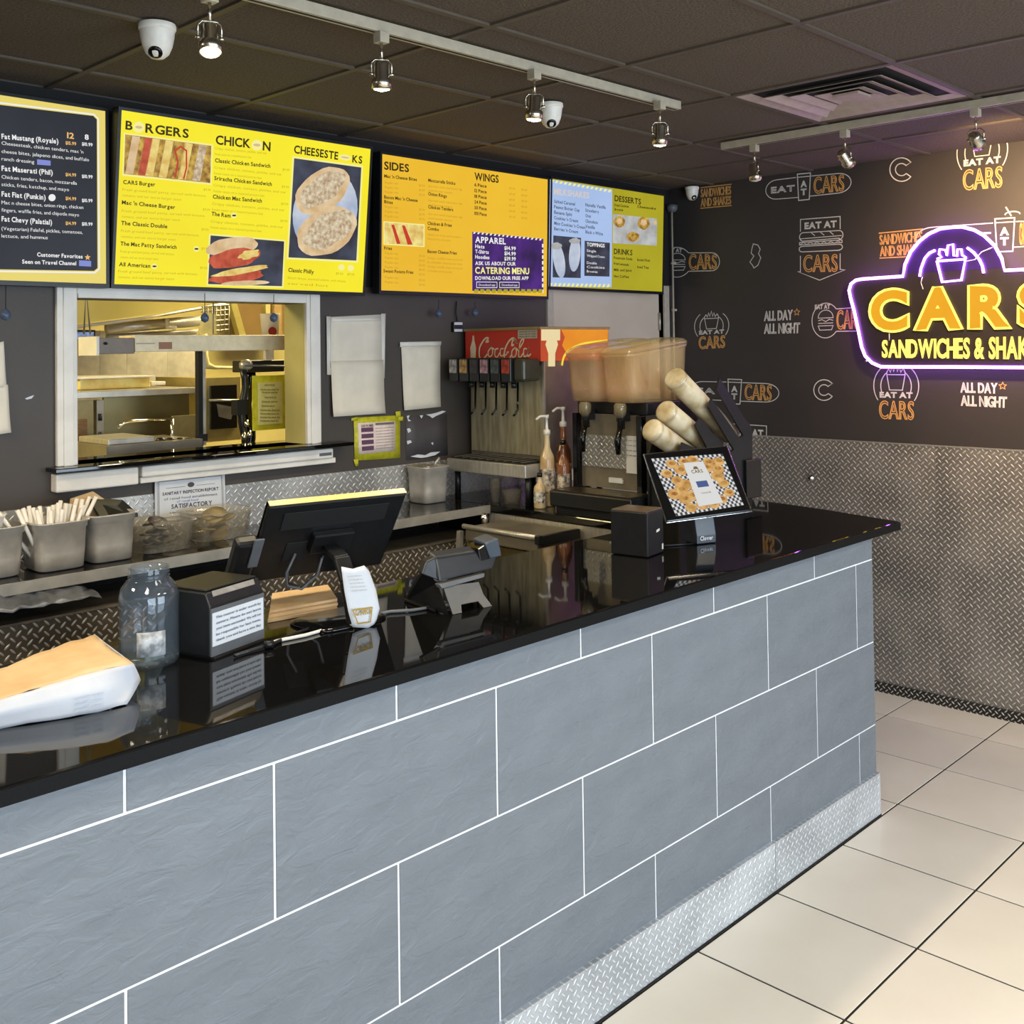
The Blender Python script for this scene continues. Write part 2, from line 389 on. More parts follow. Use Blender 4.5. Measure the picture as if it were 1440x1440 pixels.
# menu wall with the pass-through opening and the door opening
ox0, ox1, oz0, oz1 = .392, 1.338, 1.352, 1.925
DX0, DX1, DZ = 2.845, 3.80, 2.03
mb = MB(); T = .14
mb.box(XL, ox0, DY, DY+T, 0, CZ+.1); mb.box(ox1, DX0, DY, DY+T, 0, CZ+.1); mb.box(DX1, W, DY, DY+T, 0, CZ+.1)
mb.box(ox0, ox1, DY, DY+T, 0, oz0); mb.box(ox0, ox1, DY, DY+T, oz1, CZ+.1); mb.box(DX0, DX1, DY, DY+T, DZ, CZ+.1)
wall_back = struct(obj('wall_back', mb, M_wallb))
b = MB(); b.box(XL, 2.8, DY-.005, DY, ZT-.12, 1.222); obj('tread_panel', b, M_treadb, wall_back)
b = MB(); b.box(XL, DX0-.05, DY-.004, DY-.0002, 2.0, CZ); b.box(DX0-.05, W, DY-.004, DY-.0002, DZ+.05, CZ); obj('black_paint_band', b, M_blackm, wall_back)
# reveal lining (pale green paint) of the pass-through
M_green = mat('pale_green_paint', (196, 186, 120), .5, 0, (184, 172, 106), 4)
b = MB(); b.box(ox1-.004, ox1, DY, DY+T, oz0, oz1); obj('reveal_lining', b, M_green, wall_back)
b = MB(); b.box(ox0, ox0+.004, DY, DY+T, oz0, oz1); obj('reveal_lining', b, M_green, wall_back)
# other walls
mb = MB(); mb.box(XL-.12, XL, YF, 5.4, 0, CZ+.1); struct(obj('wall_left', mb, M_wallb))
mb = MB()
for a, b_ in ((XL, -3.0), (-.25, .5), (3.3, W)): mb.box(a, b_, YF-.14, YF, 0, CZ+.1)
for a, b_ in ((-3.0, -.25), (.5, 3.3)): mb.box(a, b_, YF-.14, YF, 0, .45); mb.box(a, b_, YF-.14, YF, 2.45, CZ+.1)
wall_front = struct(obj('wall_front', mb, M_wallb))
for k, (a, b_) in enumerate(((-3.0, -.25), (.5, 3.3))):
    m = MB()
    for q in (a+.025, (a+b_)/2, b_-.025): m.box(q-.025, q+.025, YF-.10, YF-.04, .45, 2.45)
    m.box(a, b_, YF-.10, YF-.04, .45, .5); m.box(a, b_, YF-.10, YF-.04, 2.4, 2.45)
    wn = struct(obj('window_%d' % (k+2), m, M_blackm))
    m = MB(); m.box(a+.03, b_-.03, YF-.073, YF-.067, .5, 2.4); obj('pane', m, M_glass, wn)
# kitchen beyond the opening
M_kwall = mat('kitchen_cream_wall', (200, 186, 120), .5, 0, (186, 170, 104), 3)
mb = MB(); mb.box(XL, 5.6, 4.6, 4.7, 0, CZ+.1); mb.box(5.5, 5.6, DY+T, 4.7, 0, CZ+.1); kw = struct(obj('wall_kitchen', mb, M_kwall))
mb = MB(); mb.box(XL, 5.6, DY+T, 4.7, CZ+.02, CZ+.1); struct(obj('ceiling_kitchen', mb, M_kwall))
# pass-through trim and the door
win = D.objects.new('window_1', None); COL.objects.link(win); win.location = (.86, DY, oz0); ORG['window_1'] = V((.86, DY, oz0)); win['kind'] = 'structure'
tx0, tx1, tz1 = .326, 1.402, 1.985
def trimbar(x0, x1, z0, z1):
    b = MB(); b.box(x0, x1, DY-.022, DY, z0, z1); obj('window_trim', b, M_white, win, bev=.004)
trimbar(tx0, ox0+.004, oz0-.0, tz1); trimbar(ox1-.004, tx1, oz0, tz1); trimbar(ox0+.004, ox1-.004, oz1, tz1)
b = MB(); b.box(tx0+.02, ox0-.012, DY-.028, DY-.0221, oz0, tz1); obj('window_bead', b, M_white, win, bev=.002)
b = MB(); b.box(ox1+.012, tx1-.02, DY-.028, DY-.0221, oz0, tz1); obj('window_bead', b, M_white, win, bev=.002)
b = MB(); b.box(ox0+.004, ox1-.03, DY-.03, DY-.0221, oz1-.0, oz1+.014); obj('window_bead', b, M_white, win)
door = D.objects.new('door_1', None); COL.objects.link(door); door.location = (3.32, DY, 0); ORG['door_1'] = V((3.32, DY, 0)); door['kind'] = 'structure'
b = MB(); b.box(DX0, DX1, DY+.03, DY+.07, .01, DZ-.004); obj('door_leaf', b, M_door, door)
b = MB(); b.box(DX0-.045, DX0, DY-.015, DY+T, 0, DZ+.045); b.box(DX1, DX1+.045, DY-.015, DY+T, 0, DZ+.045); b.box(DX0, DX1, DY-.015, DY+T, DZ, DZ+.045)
obj('door_frame', b, mat('door_frame_paint', (176, 166, 150), .45), door, bev=.004)
for z in (1.82, 1.1, .3):
    b = MB(); b.lathe([(.008, 0), (.008, .1)], (DX1-.004, DY+.022, z), 8); obj('door_hinge', b, M_steel, door)

# ================================================================ counter
cx0, cx1 = -1.9, 2.56
ct = thing('service_counter', 'long customer counter clad in slate grey tiles with white grout lines', 'counter', (.33, .3, 0))
b = MB(); b.box(cx0, cx1, .0095, .60, 0.0, ZT-.031); obj('counter_body', b, M_blackm, ct)
b = MB(); b.box(cx0, cx1-.0006, .0018, .0095, .15, ZT-.036); obj('grout', b, M_wgrout, ct)
b = MB(); b.box(cx1-.0004, cx1+.008, .0018, .60, .15, ZT-.036); obj('grout', b, M_wgrout, ct)
rows = [(ZT-.037, .934+.0025, .5), (.934-.0025, .6316+.0025, 0), (.6316-.0025, .3292+.0025, .5), (.3292-.0025, .157, 0)]
g2 = .0028
for z1, z0, off in rows:
    k = -4
    while True:
        a = (k+off)*.61+(.003 if off else 0)+g2; e = (k+1+off)*.61+(.003 if off else 0)-g2; k += 1
        if e < cx0: continue
        if a > cx1-.01: break
        a = max(a, cx0); e = min(e, cx1+.0085)
        b = MB(); b.box(a, e, 0, .0085, z0, z1); obj('tile', b, M_ctile, ct, bev=.0012)
for a, e in ((cx0, -.61), (-.608, .61), (.612, 1.829), (1.831, 2.572)):
    b = MB(); b.box(a, e, -.012, 0.001, 0.002, .156); obj('kick_plate', b, M_treadk, ct)
b = MB(); b.box(2.562, 2.573, -.0, .6, 0.002, .156); obj('kick_plate', b, M_treadk, ct)
b = MB(); b.box(cx0, 2.575, -.0135, -.0122, 0.0, .006); obj('kick_gap_strip', b, M_blackm, ct)  # black strip colours in the shade of the gap under the kick plates
# granite slab: L shape, front counter plus the wing that carries the drink machines
slab = thing('granite_countertop', 'polished black granite countertop with a wing under the drink machines', 'countertop', (1, .3, ZT-.031))
RX0, RX1, BE = 2.02, 2.87, .632
b = MB(); b.prism([(cx0, -.046, ZT-.031), (2.712, -.046, ZT-.031), (2.80, .3, ZT-.031), (RX1, .68, ZT-.031), (RX1, DY-.006, ZT-.031), (RX0, DY-.006, ZT-.031), (RX0, BE, ZT-.031), (cx0, BE, ZT-.031)], (0, 0, .031))
obj('slab', b, M_granite, slab, bev=.005)
b = MB(); b.box(cx0, 2.711, -.0475, -.0462, ZT-.030, ZT-.004); obj('front_edge', b, M_edge, slab)
# wing body below
wb = thing('wing_cabinet', 'dark cabinet with a stainless band under the drink machines', 'cabinet', (2.4, 1.2, 0))
b = MB(); b.box(RX0+.03, 2.75, .61, DY-.01, 0, ZT-.032); obj('body', b, M_blackm, wb)
b = MB(); b.box(RX0+.008, RX0+.03, BE+.004, 1.468, ZT-.105, ZT-.034); obj('steel_band', b, M_steel, wb)
# back counter
bc = thing('back_counter', 'low back counter under the menu wall, tread plate front and bright steel shelf edge', 'counter', (.4, 1.6, 0))
b = MB(); b.box(cx0, RX0-.001, 1.462, DY-.006, ZT-.028, ZT-.001); obj('shelf_top', b, M_granite, bc)
b = MB(); b.box(cx0, RX0-.001, 1.449, 1.4618, ZT-.034, ZT); obj('shelf_edge', b, M_steel, bc)
b = MB(); b.box(cx0, RX0, 1.50, 1.515, 0, ZT-.135); obj('front_panel', b, tread('tread_plate_front', (120, 112, 100), ('X', 'Z'), rough=.3), bc)
b = MB(); b.box(cx0, RX0, 1.494, DY-.006, ZT-.135, ZT-.128); obj('lower_shelf', b, M_steeld, bc)
b = MB(); b.box(cx0, RX0, DY-.03, DY-.0075, ZT-.127, ZT-.03); obj('recess_back', b, M_blackm, bc)

# ---------------------------------------------------------------- ceiling vent
v = thing('ceiling_vent', 'square louvred air vent set in the dark ceiling near the mural wall', 'vent', ((VENT[0]+VENT[1])/2, (VENT[2]+VENT[3])/2, CZ))
vx, vy = (VENT[0]+VENT[1])/2, (VENT[2]+VENT[3])/2
hx, hy = (VENT[1]-VENT[0])/2-.014, (VENT[3]-VENT[2])/2-.014
b = MB(); b.box(vx-hx, vx+hx, vy-hy, vy+hy, CZ+.012, CZ+.018); obj('vent_backing', b, M_blackm, v)
M_vent = mat('vent_paint', (158, 142, 128), .45)
for k, s in enumerate((1.0, .76, .54, .32)):
    b = MB()
    o_, i_ = s, s-.13
    z0, z1 = CZ-.012+.004*k, CZ+.008
    P4 = lambda q, z: [V((vx-hx*q, vy-hy*q, z)), V((vx+hx*q, vy-hy*q, z)), V((vx+hx*q, vy+hy*q, z)), V((vx-hx*q, vy+hy*q, z))]
    A = P4(o_, z0); B = P4(i_, z1); A2 = P4(o_, z0+.002); B2 = P4(i_, z1+.002)
    if k == 0: A = P4(1, CZ-.002); A2 = P4(1, CZ)
    b.add(A+B+A2+B2, [f for q in range(4) for f in ([q, (q+1) % 4, 4+(q+1) % 4, 4+q], [8+q, 12+q, 12+(q+1) % 4, 8+(q+1) % 4], [q, 8+q, 8+(q+1) % 4, (q+1) % 4], [4+q, 4+(q+1) % 4, 12+(q+1) % 4, 12+q])])
    obj('louvre', b, M_vent, v)
b = MB(); b.box(vx-.05, vx+.05, vy-.05, vy+.05, CZ-.004, CZ+.004); obj('vent_center', b, M_vent, v)

# ---------------------------------------------------------------- track lights
def track(name, a, b_, label):
    t = thing(name, label, 'light', ((V(a)+V(b_))/2))
    a = V(a); b_ = V(b_); dx = b_-a; along_x = abs(dx.x) > abs(dx.y)
    m = MB(); h = .017
    if along_x: m.box(a.x, b_.x, a.y-h, a.y+h, CZ-.035, CZ-.004)
    else: m.box(a.x-h, a.x+h, a.y, b_.y, CZ-.035, CZ-.004)
    obj('rail', m, M_track, t, bev=.002)
    m = MB()
    if along_x: m.box(a.x+.01, b_.x-.01, a.y-.005, a.y+.005, CZ-.0356, CZ-.0351)
    else: m.box(a.x-.005, a.x+.005, a.y+.01, b_.y-.01, CZ-.0356, CZ-.0351)
    obj('rail_slot', m, M_blackm, t)
track('light_track', (-1.7, .47, CZ), (2.05, .40, CZ), 'long pale ceiling light track running along above the counter')
track('light_track', (2.86, -2.2, CZ), (2.86, .80, CZ), 'pale ceiling light track running parallel to the mural wall')
M_bulb = em('lit_bulb', (255, 238, 190), 9); M_bulboff = mat('unlit_bulb', (190, 184, 170), .2)
M_head = mat('satin_nickel', (206, 198, 182), .25, 1, (190, 182, 166), 20)
def head(x, y, d, label, lit, drop=.085):
    z = CZ-.0352; t = thing('track_light', label, 'light', (x, y, z-.17), 'heads of the ceiling light tracks' if False else None)
    m = MB(); m.box(x-.016, x+.016, y-.016, y+.016, z-.03, z); obj('adapter', m, M_track, t, bev=.002)
    m = MB(); m.tube([(x, y, z-.03), (x, y, z-drop+.01)], .0045); obj('stem', m, M_head, t)
    d = V(d).normalized(); s = d.cross(V((0, 0, 1))); s = s.normalized() if s.length > .1 else V((.7, -.7, 0))
    c = V((x, y, z-drop-.03))                       # pivot in the middle of the can
    m = MB(); top = V((x, y, z-drop+.01))
    m.tube([c+s*.027, c+s*.028+V((0, 0, .03)), top+s*.018, top, top-s*.018, c-s*.028+V((0, 0, .03)), c-s*.027], .0025, 6); obj('yoke', m, M_head, t)
    for q in (1, -1): m = MB(); m.tube([c+s*.021*q, c+s*.033*q], .005); obj('pivot_screw', m, M_head, t)
    a = c-d*.035
    m = MB(); m.lathe([(.001, 0), (.017, 0), (.021, .006), (.022, .045), (.027, .050), (.027, .074), (.0245, .074), (.0235, .052), (.001, .052)], a, 20, d, cap=False); obj('can', m, M_head, t)
    m = MB(); m.lathe([(.0005, .0), (.012, .003), (.021, .010), (.0235, .017), (.021, .024), (.0005, .029)], a+d*.053, 18, d, cap=False); obj('bulb', m, M_bulb if lit else M_bulboff, t)
    return a+d*.10, d
heads = []
for x, y, d, l, lit, e in ((-.42, .475, (.25, .1, -1), 'track light at the upper left corner, glowing', 1, 3), (.145, .475, (-.12, -.28, -1), 'glowing track light beside the large white dome camera', 1, 5), (.655, .46, (.1, .15, -1), 'track light over the yellow burger menu, pointing down', 1, 3),
                        (1.25, .445, (.0, .1, -1), 'faintly lit track light touching the middle dome camera in view', 1, 3), (1.885, .43, (.15, .15, -1), 'last track light at the right end of the long track', 1, 3)):
    p, d = head(x, y, d, l, lit)
    if e: spot('track_spot', p, p+d, e*7, (1, .84, .58), 120)
for x, y, d, l, e in ((2.86, .64, (.1, -.05, -1), 'short track light nearest the dark room corner', 0), (2.86, .22, (.75, -.15, -.7), 'tilted track light between the vent and the mural', 0), (2.86, -.30, (.82, .10, -.30), 'tilted track light right of the vent, aimed at the neon sign wall', 195), (2.86, -.95, (.75, -.05, -.55), 'track light beyond the right edge, washing the mural wall', 120)):
    p, d = head(x, y, d, l, e > 0)
    if e: spot('mural_spot', p, p+d, e, (1, .68, .36), 100, 1)

# ---------------------------------------------------------------- dome cameras
M_cam = mat('camera_white', (226, 220, 208), .35)
def dome(x, y, z, r, label, look=(-.5, -.6, -.9), wall=False):
    t = thing('dome_camera', label, 'camera', (x, y, z-r*1.9))
    m = MB(); m.lathe([(r*.98, 0), (r, -.004), (r, -r*.28), (r*.97, -r*.34), (r*.94, -r*.36), (.0005, -r*.36)][::-1], (x, y, z), 28, cap=False); obj('mount_ring', m, M_cam, t)
    m = MB(); m.lathe([(r*.93, -r*.33), (r*.9, -r*.7), (r*.8, -r*1.2), (r*.62, -r*1.62), (r*.35, -r*1.86), (.0005, -r*1.9)][::-1], (x, y, z), 28, cap=False); obj('housing', m, M_cam, t)
    look = V(look).normalized(); c = V((x, y, z-r*1.12))+look*r*.5
    m = MB(); m.lathe([(.0005, .0), (r*.38, 0), (r*.38, r*.24), (r*.28, r*.28), (.0005, r*.25)], c, 18, look, cap=False); obj('lens', m, M_blackg, t)
    for a in (0, 120, 240):
        m = MB(); m.lathe([(.004, 0), (.004, .006)], (x+r*1.0*math.cos(a), y+r*1.0*math.sin(a), z-.012), 6); obj('screw', m, M_steeld, t)
dome(.232, .905, CZ-.003, .050, 'large white dome security camera on the ceiling near the left')
p = at(774, 146, 'z', CZ-.003); dome(p.x, p.y, CZ-.003, .047, 'white dome security camera beside the lit track light in mid ceiling')
p = at(973, 263, 'x', W-.05); dome(p.x, p.y, p.z, .04, 'small white dome security camera on the mural wall corner', (-.4, -.8, -.7))
# conduit in the corner
t = thing('corner_conduit', 'thin pale conduit with a dark cap running down the room corner', 'conduit', (W-.03, DY-.03, 1.0))
m = MB(); m.tube([(W-.03, DY-.03, 1.0), (W-.03, DY-.03, 2.52)], .006); obj('pipe', m, M_track, t)
m = MB(); m.lathe([(.0005, 0), (.02, .002), (.032, .02), (.034, .04), (.0005, .05)], (W-.036, DY-.036, 2.50), 18, cap=False); obj('cap', m, M_grey, t)
for z in (1.93, 2.2):
    m = MB(); m.box(W-.042, W-.0, DY-.034, DY-.026, z, z+.012); obj('clip', m, M_track, t)
# ================================================================ menu screens
E_yel = em('display_yellow', (250, 238, 44), 1, (244, 226, 40), 2); E_org = em('display_orange', (240, 192, 50), 1, (234, 182, 44), 2)
E_dark = em('display_charcoal', (52, 54, 62), 1, (44, 46, 52), 3); E_cream = em('display_cream', (232, 212, 110), 1)
E_blue = em('display_blue', (172, 196, 236), 1, (164, 188, 228), 3); E_olive = em('display_olive', (176, 168, 40), 1, (168, 158, 34), 3)
E_white = em('display_white', (238, 238, 236), 1); E_amber = em('display_amber', (236, 186, 110), 1); E_purple = em('display_purple', (82, 44, 130), 1, (50, 34, 74), 9)
E_pill = em('display_pill', (130, 140, 210), 1); E_lyel = em('display_pale_yellow', (244, 238, 150), 1)
E_ink = em('display_ink', (58, 48, 20), 1); E_ink2 = em('display_ink_soft', (190, 172, 38), 1); E_ink3 = em('display_ink_brown', (196, 148, 40), 1); E_inkb = em('display_ink_blue', (84, 92, 116), 1)
E_stk = em('photo_steak_filling', (226, 212, 182), 1, (172, 144, 110), 60); E_bun = em('photo_bun', (232, 208, 170), 1, (206, 170, 120), 16)
E_plate = em('photo_plate', (206, 212, 220), 1, (160, 174, 200), 8); E_meat = em('photo_red_meat', (206, 96, 70), 1, (170, 70, 44), 30)
E_fry = em('photo_fried_topping', (214, 176, 80), 1, (132, 92, 44), 40); E_table = em('photo_dark_table', (72, 76, 92), 1, (48, 48, 58), 10); E_ketch = em('photo_ketchup', (196, 60, 40), 1)
E_che = em('photo_cheese', (240, 224, 140), 1, (216, 176, 90), 26); E_gry = em('photo_grey_counter', (190, 192, 192), 1, (160, 160, 158), 14)
def rb(e, n=5):
    "irregular blob outline"
    return e
class Screen:
    def __init__(s, x0, zb, w, h, t, label, grp=None):
        s.pl = Plane((x0, 1.74, zb), (1, 0, 0), (0, -math.sin(t), math.cos(t))); s.w, s.h = w, h
        s.t = thing('menu_screen', label, 'menu board', s.pl.P(w/2, 0, -.03), 'lit menu screens above the pass-through')
        p = s.pl; bz = .011
        m = MB(); m.prism([p.P(-bz, -bz-.004, -.006), p.P(w+bz, -bz-.004, -.006), p.P(w+bz, h+bz, -.006), p.P(-bz, h+bz, -.006)], p.n*-.04); obj('screen_case', m, M_black, s.t, bev=.002)
        m = MB()
        for a, b_, c, d in ((-bz, -bz-.004, w+bz, 0), (-bz, h, w+bz, h+bz), (-bz, 0, 0, h), (w, 0, w+bz, h)):
            m.prism([p.P(a, b_, -.0058), p.P(c, b_, -.0058), p.P(c, d, -.0058), p.P(a, d, -.0058)], p.n*.0085)
        obj('bezel', m, M_black, s.t)
        m = MB(); m.prism([p.P(w*.3, h*.3, -.047), p.P(w*.7, h*.3, -.047), p.P(w*.7, h*.7, -.047), p.P(w*.3, h*.7, -.047)], V((0, max(.005, DY-.006-p.P(w*.5, h*.7, -.047).y), 0))); obj('wall_bracket', m, M_blackm, s.t)
    def disp(s, mt): p = s.pl; m = MB(); m.prism([p.P(0, 0, -.0055), p.P(s.w, 0, -.0055), p.P(s.w, s.h, -.0055), p.P(0, s.h, -.0055)], p.n*.0055); return obj('display', m, mt, s.t)
    def quad(s, name, q, mt, d=.0006):
        m = MB(); m.flat = True; m.poly([s.pl.P(*s.pl.loc(*k), d) for k in q[::-1]]); o = obj(name, m, mt, s.t); return o
    def blobs(s, name, items, mt, d):
        for (cx, cy, rx, ry, an, wob) in items:
            m = MB(); m.flat = True; pts = []
            for k in range(28):
                a = 2*math.pi*k/28; rr = 1+wob*math.sin(a*5+cx)+wob*.6*math.sin(a*9+cy); x = rx*rr*math.cos(a); y = ry*rr*math.sin(a); c_, s_ = math.cos(math.radians(an)), math.sin(math.radians(an))
                pts.append(s.pl.P(*s.pl.loc(cx+x*c_-y*s_, cy+x*s_+y*c_), d))
            m.poly(pts[::-1]); obj(name, m, mt, s.t)
    def texts(s, name, L, mt, d=.0012):
        m = MB(); m.flat = True
        for (t, x0, y0, x1, y1, h, *st) in L: ptext(m, s.pl, t, (x0, y0), (x1, y1), h, st[0] if st else 'reg', d)
        if m.v: obj(name, m, mt, s.t)
def desc(x0, y0, x1, y1, n, words, h=3.2, dy=8):
    random.seed(int(x0*7+y0)); out = []
    for k in range(n):
        f = 1 if k < n-1 else .7
        out.append((words[k % len(words)], x0, y0+k*dy, x0+(x1-x0)*f, y0+k*dy+(y1-y0)*f, h))
    return out
# --- first screen: charcoal menu with cream border
s = Screen(-.62, 1.972, 1.088, .596, -.0, 'dark charcoal menu screen with a pale yellow border at the far left')
s.disp(E_cream)
s.quad('menu_panel', [(-400, 100), (131, 163), (136, 168), (137, 377), (132, 381), (-400, 372)], E_dark, .0005)
m = MB(); m.flat = True; m.strip(s.pl, [s.pl.loc(*k) for k in [(-400, 95), (132, 161), (138, 167), (139.5, 378), (133, 383.5), (-400, 376)]], .005, .0007); obj('border_line', m, E_white, s.t)
B = [('Fat Mustang (Royale)', 2, 195, 82, 202, 7, 'bold'), ('8"', 119, 196, 128, 197, 7, 'bold'), ('$10.99', 115, 204.5, 130, 206, 4.5, 'bold'), ('$10.99', 115, 250, 130, 251, 4.5, 'bold'), ('$10.99', 115, 284, 130, 284.5, 4.5, 'bold'), ('$10.99', 115, 317, 130, 317.5, 4.5, 'bold'),
     ('Fat Maserati (Phil)', 2, 240, 74, 246, 7, 'bold'), ('Fat Fiat (Punkin)', 2, 276, 64, 281, 7, 'bold'), ('Fat Chevy (Palatial)', 2, 311, 73, 316, 7, 'bold'), ('Customer Favorites', 52, 360.5, 116, 363.5, 5.5, 'bold'), ('Seen on Travel Channel', 31, 370.5, 107, 373, 5.5, 'bold'),
     ("Cheesesteak, chicken tenders, mac 'n", 2, 203.5, 117, 216, 5), ('cheese bites, jalapeno slices, and buffalo', 2, 215, 125, 227, 5), ('ranch dressing', 2, 225.5, 48, 230, 5),
     ('Chicken tenders, bacon, mozzarella', 2, 251, 108, 260, 5), ('sticks, fries, ketchup, and mayo', 2, 261.5, 97, 269, 5), ('Mac n cheese bites, onion rings, chicken', 2, 287, 117, 294, 5), ('fingers, waffle fries, and chipotle mayo', 2, 297.5, 111, 304.5, 5),
     ('(Vegetarian) Falafel, pickles, tomatoes,', 2, 323.5, 116, 329, 5), ('lettuce, and hummus', 2, 334, 67, 336.5, 5)]
s.texts('menu_text', B, E_white)
s.texts('price_text', [('12"', 94, 194, 108, 196, 8, 'bold'), ('$15.99', 92, 203, 107, 204.5, 4.5, 'bold'), ('$14.99', 92, 247.5, 107, 248.5, 4.5, 'bold'), ('$14.99', 92, 281, 107, 282, 4.5, 'bold'), ('$14.99', 92, 316, 107, 316.5, 4.5, 'bold')], E_amber)
s.quad('menu_pill', [(52, 224), (71, 226), (71, 233), (52, 231.5)], E_pill, .001); s.quad('menu_pill', [(111, 366), (128, 367), (128, 375), (111, 374)], E_pill, .001)
s.blobs('menu_icon', [(73, 278, 5, 5, 0, 0)], E_white, .001)
st = [s.pl.P(*s.pl.loc(123+math.cos(math.radians(90+36*k))*(4.5 if k % 2 == 0 else 2), 362-math.sin(math.radians(90+36*k))*(4.5 if k % 2 == 0 else 2)), .001) for k in range(10)]
m = MB(); m.flat = True; m.poly(st); obj('menu_star', m, E_amber, s.t)
# --- second screen: yellow burgers / chicken / cheesesteaks
s = Screen(.496, 1.972, 1.075, .597, .106, 'large bright yellow menu screen with three food pictures')
s.disp(E_yel)
s.texts('menu_heading', [('B', 176, 181.5, 186, 183, 12, 'bold'), ('RGERS', 204, 186, 265, 194, 12.5, 'bold'), ('CHICK', 303, 202.5, 352, 208, 12.5, 'bold'), ('N', 369, 211, 380, 212.5, 12.5, 'bold'), ('CHEESESTE', 413, 215, 475, 224.5, 11, 'bold'), ('KS', 495, 228, 509, 230, 10, 'bold')], E_ink)
s.blobs('menu_icon', [(195, 179, 8, 8, 0, 0), (361, 204, 7.5, 7.5, 0, 0), (485, 221.5, 9, 4, 8, 0)], E_lyel, .001)
s.blobs('menu_icon_patty', [(195, 179, 5, 2, 5, 0), (361, 204, 5, 2, 5, 0), (485, 221.5, 6, 1.2, 8, 0)], E_bun, .0013)
H = [('CARS Burger', 173, 258.5, 218, 262, 5.5, 'bold'), ("Mac 'n Cheese Burger", 171, 287, 246, 294, 5.5, 'bold'), ('The Classic Double', 170, 316, 235, 321, 5.5, 'bold'), ('The Mac Patty Sandwich', 169, 345, 248, 350, 5.5, 'bold'), ('All American', 167, 374, 211, 376.5, 5.5, 'bold'),
     ('Classic Chicken Sandwich', 302, 228, 380, 236, 5.5, 'bold'), ('Sriracha Chicken Sandwich', 301, 253, 382, 261.5, 5.5, 'bold'), ('Chicken Mac Sandwich', 299, 279, 368, 285, 5.5, 'bold'), ('The Ram', 297, 303, 324, 306, 5.5, 'bold'), ('Classic Philly', 405, 382, 441, 385, 5.5, 'bold')]
s.texts('menu_items', H, E_ink)
Dn = []
for a in ((172, 268, 290, 277), (171, 298, 288, 305), (170, 326, 280, 332.5), (169, 355, 245, 359), (166, 383, 278, 387)): Dn += desc(*a, 2, ['Fresh ground beef patty, served with lettuce,', 'tomato, and our secret burger sauce'], 3.6)
for a in ((302, 210, 375, 217), (301, 237, 396, 247), (300, 262, 402, 272), (298, 288, 400, 297), (296, 313, 398, 321)): Dn += desc(*a, 2, ['Crispy chicken, tomato, pickles, and our', 'house sauce on a toasted potato bun'], 3.6)
Dn += desc(404, 392, 486, 397, 2, ['Sliced ribeye, sauteed onions, and cheese', 'served hot'], 3.4)
for x, y in ((286, 268), (285, 296), (283, 324), (283, 351), (281, 378), (397, 240), (396, 264), (395, 288), (394, 312), (472, 386), (488, 387)): Dn.append(('$9.99', x, y, x+10, y+1, 3.4))
s.texts('menu_descriptions', Dn, E_ink2)
s.blobs('menu_icon', [(276, 350, 4, 4, 0, 0), (217, 374.5, 4, 4, 0, 0), (329, 303, 4, 4, 0, 0), (480, 376, 4.5, 4.5, 0, 0), (493, 377, 4.5, 4.5, 0, 0)], E_lyel, .001)
s.blobs('menu_icon_patty', [(276, 350, 3, 1.3, 0, 0), (217, 374.5, 3, 1.3, 0, 0), (329, 303, 3, 1.3, 0, 0)], E_ink, .0013)
s.quad('photo_border', [(174, 186.5), (299.5, 203), (297.5, 260), (172, 247)], E_lyel, .0004)
s.quad('food_photo', [(176, 189), (297, 205), (295.5, 257.5), (174, 244.5)], E_fry, .0007)
for k, (x, mt) in enumerate(((178, E_bun), (196, E_meat), (206, E_che), (225, E_che), (243, E_fry), (252, E_che), (272, E_stk))):
    w_ = 11; s.quad('photo_burger', [(x+8, 190+(x-170)*.13), (x+8+w_, 191.5+(x-170)*.13), (x+w_-2, 244+(x-170)*.105), (x-2, 243+(x-170)*.105)], mt, .0009)
m = MB(); m.flat = True; m.strip(s.pl, [s.pl.loc(*k) for k in [(246, 250), (250, 228), (246, 212), (254, 206), (262, 212), (262, 236), (258, 252)]], .006, .0012); obj('photo_ketchup', m, E_ketch, s.t)
s.quad('photo_border', [(294, 328.5), (401.5, 337.5), (398.5, 405), (290.5, 401.5)], E_lyel, .0004)
s.quad('food_photo', [(296, 331), (399.5, 339.5), (396.5, 402.5), (292.5, 399.5)], E_table, .0007)
s.blobs('photo_bun', [(326, 347, 37, 13, -8, .03)], E_bun, .0009); s.blobs('photo_meat', [(329, 363, 37, 13, -10, .05), (332, 389, 38, 9, -6, .05)], E_meat, .0010)
s.blobs('photo_topping', [(350, 358, 15, 6, -14, .12), (338, 381, 40, 4.5, -10, .06)], E_che, .0012); s.blobs('photo_bun', [(345, 398, 34, 3.5, -2, .03)], E_bun, .0013)
s.quad('photo_border', [(411, 219.5), (510.5, 233), (503.5, 369.5), (403, 364.5)], E_lyel, .0004)
s.quad('food_photo', [(413.5, 222.5), (508, 235.5), (501, 366.5), (405.5, 362)], E_table, .0007)
s.blobs('photo_plate', [(457, 298, 45, 60, 12, 0)], E_plate, .0008)
s.blobs('photo_bun', [(453, 268, 43, 27, -36, .02), (459, 325, 45, 31, -30, .02)], E_bun, .0010)
s.blobs('photo_filling', [(453, 266, 37, 18, -36, .06), (462, 323, 39, 22, -32, .06)], E_stk, .0012)
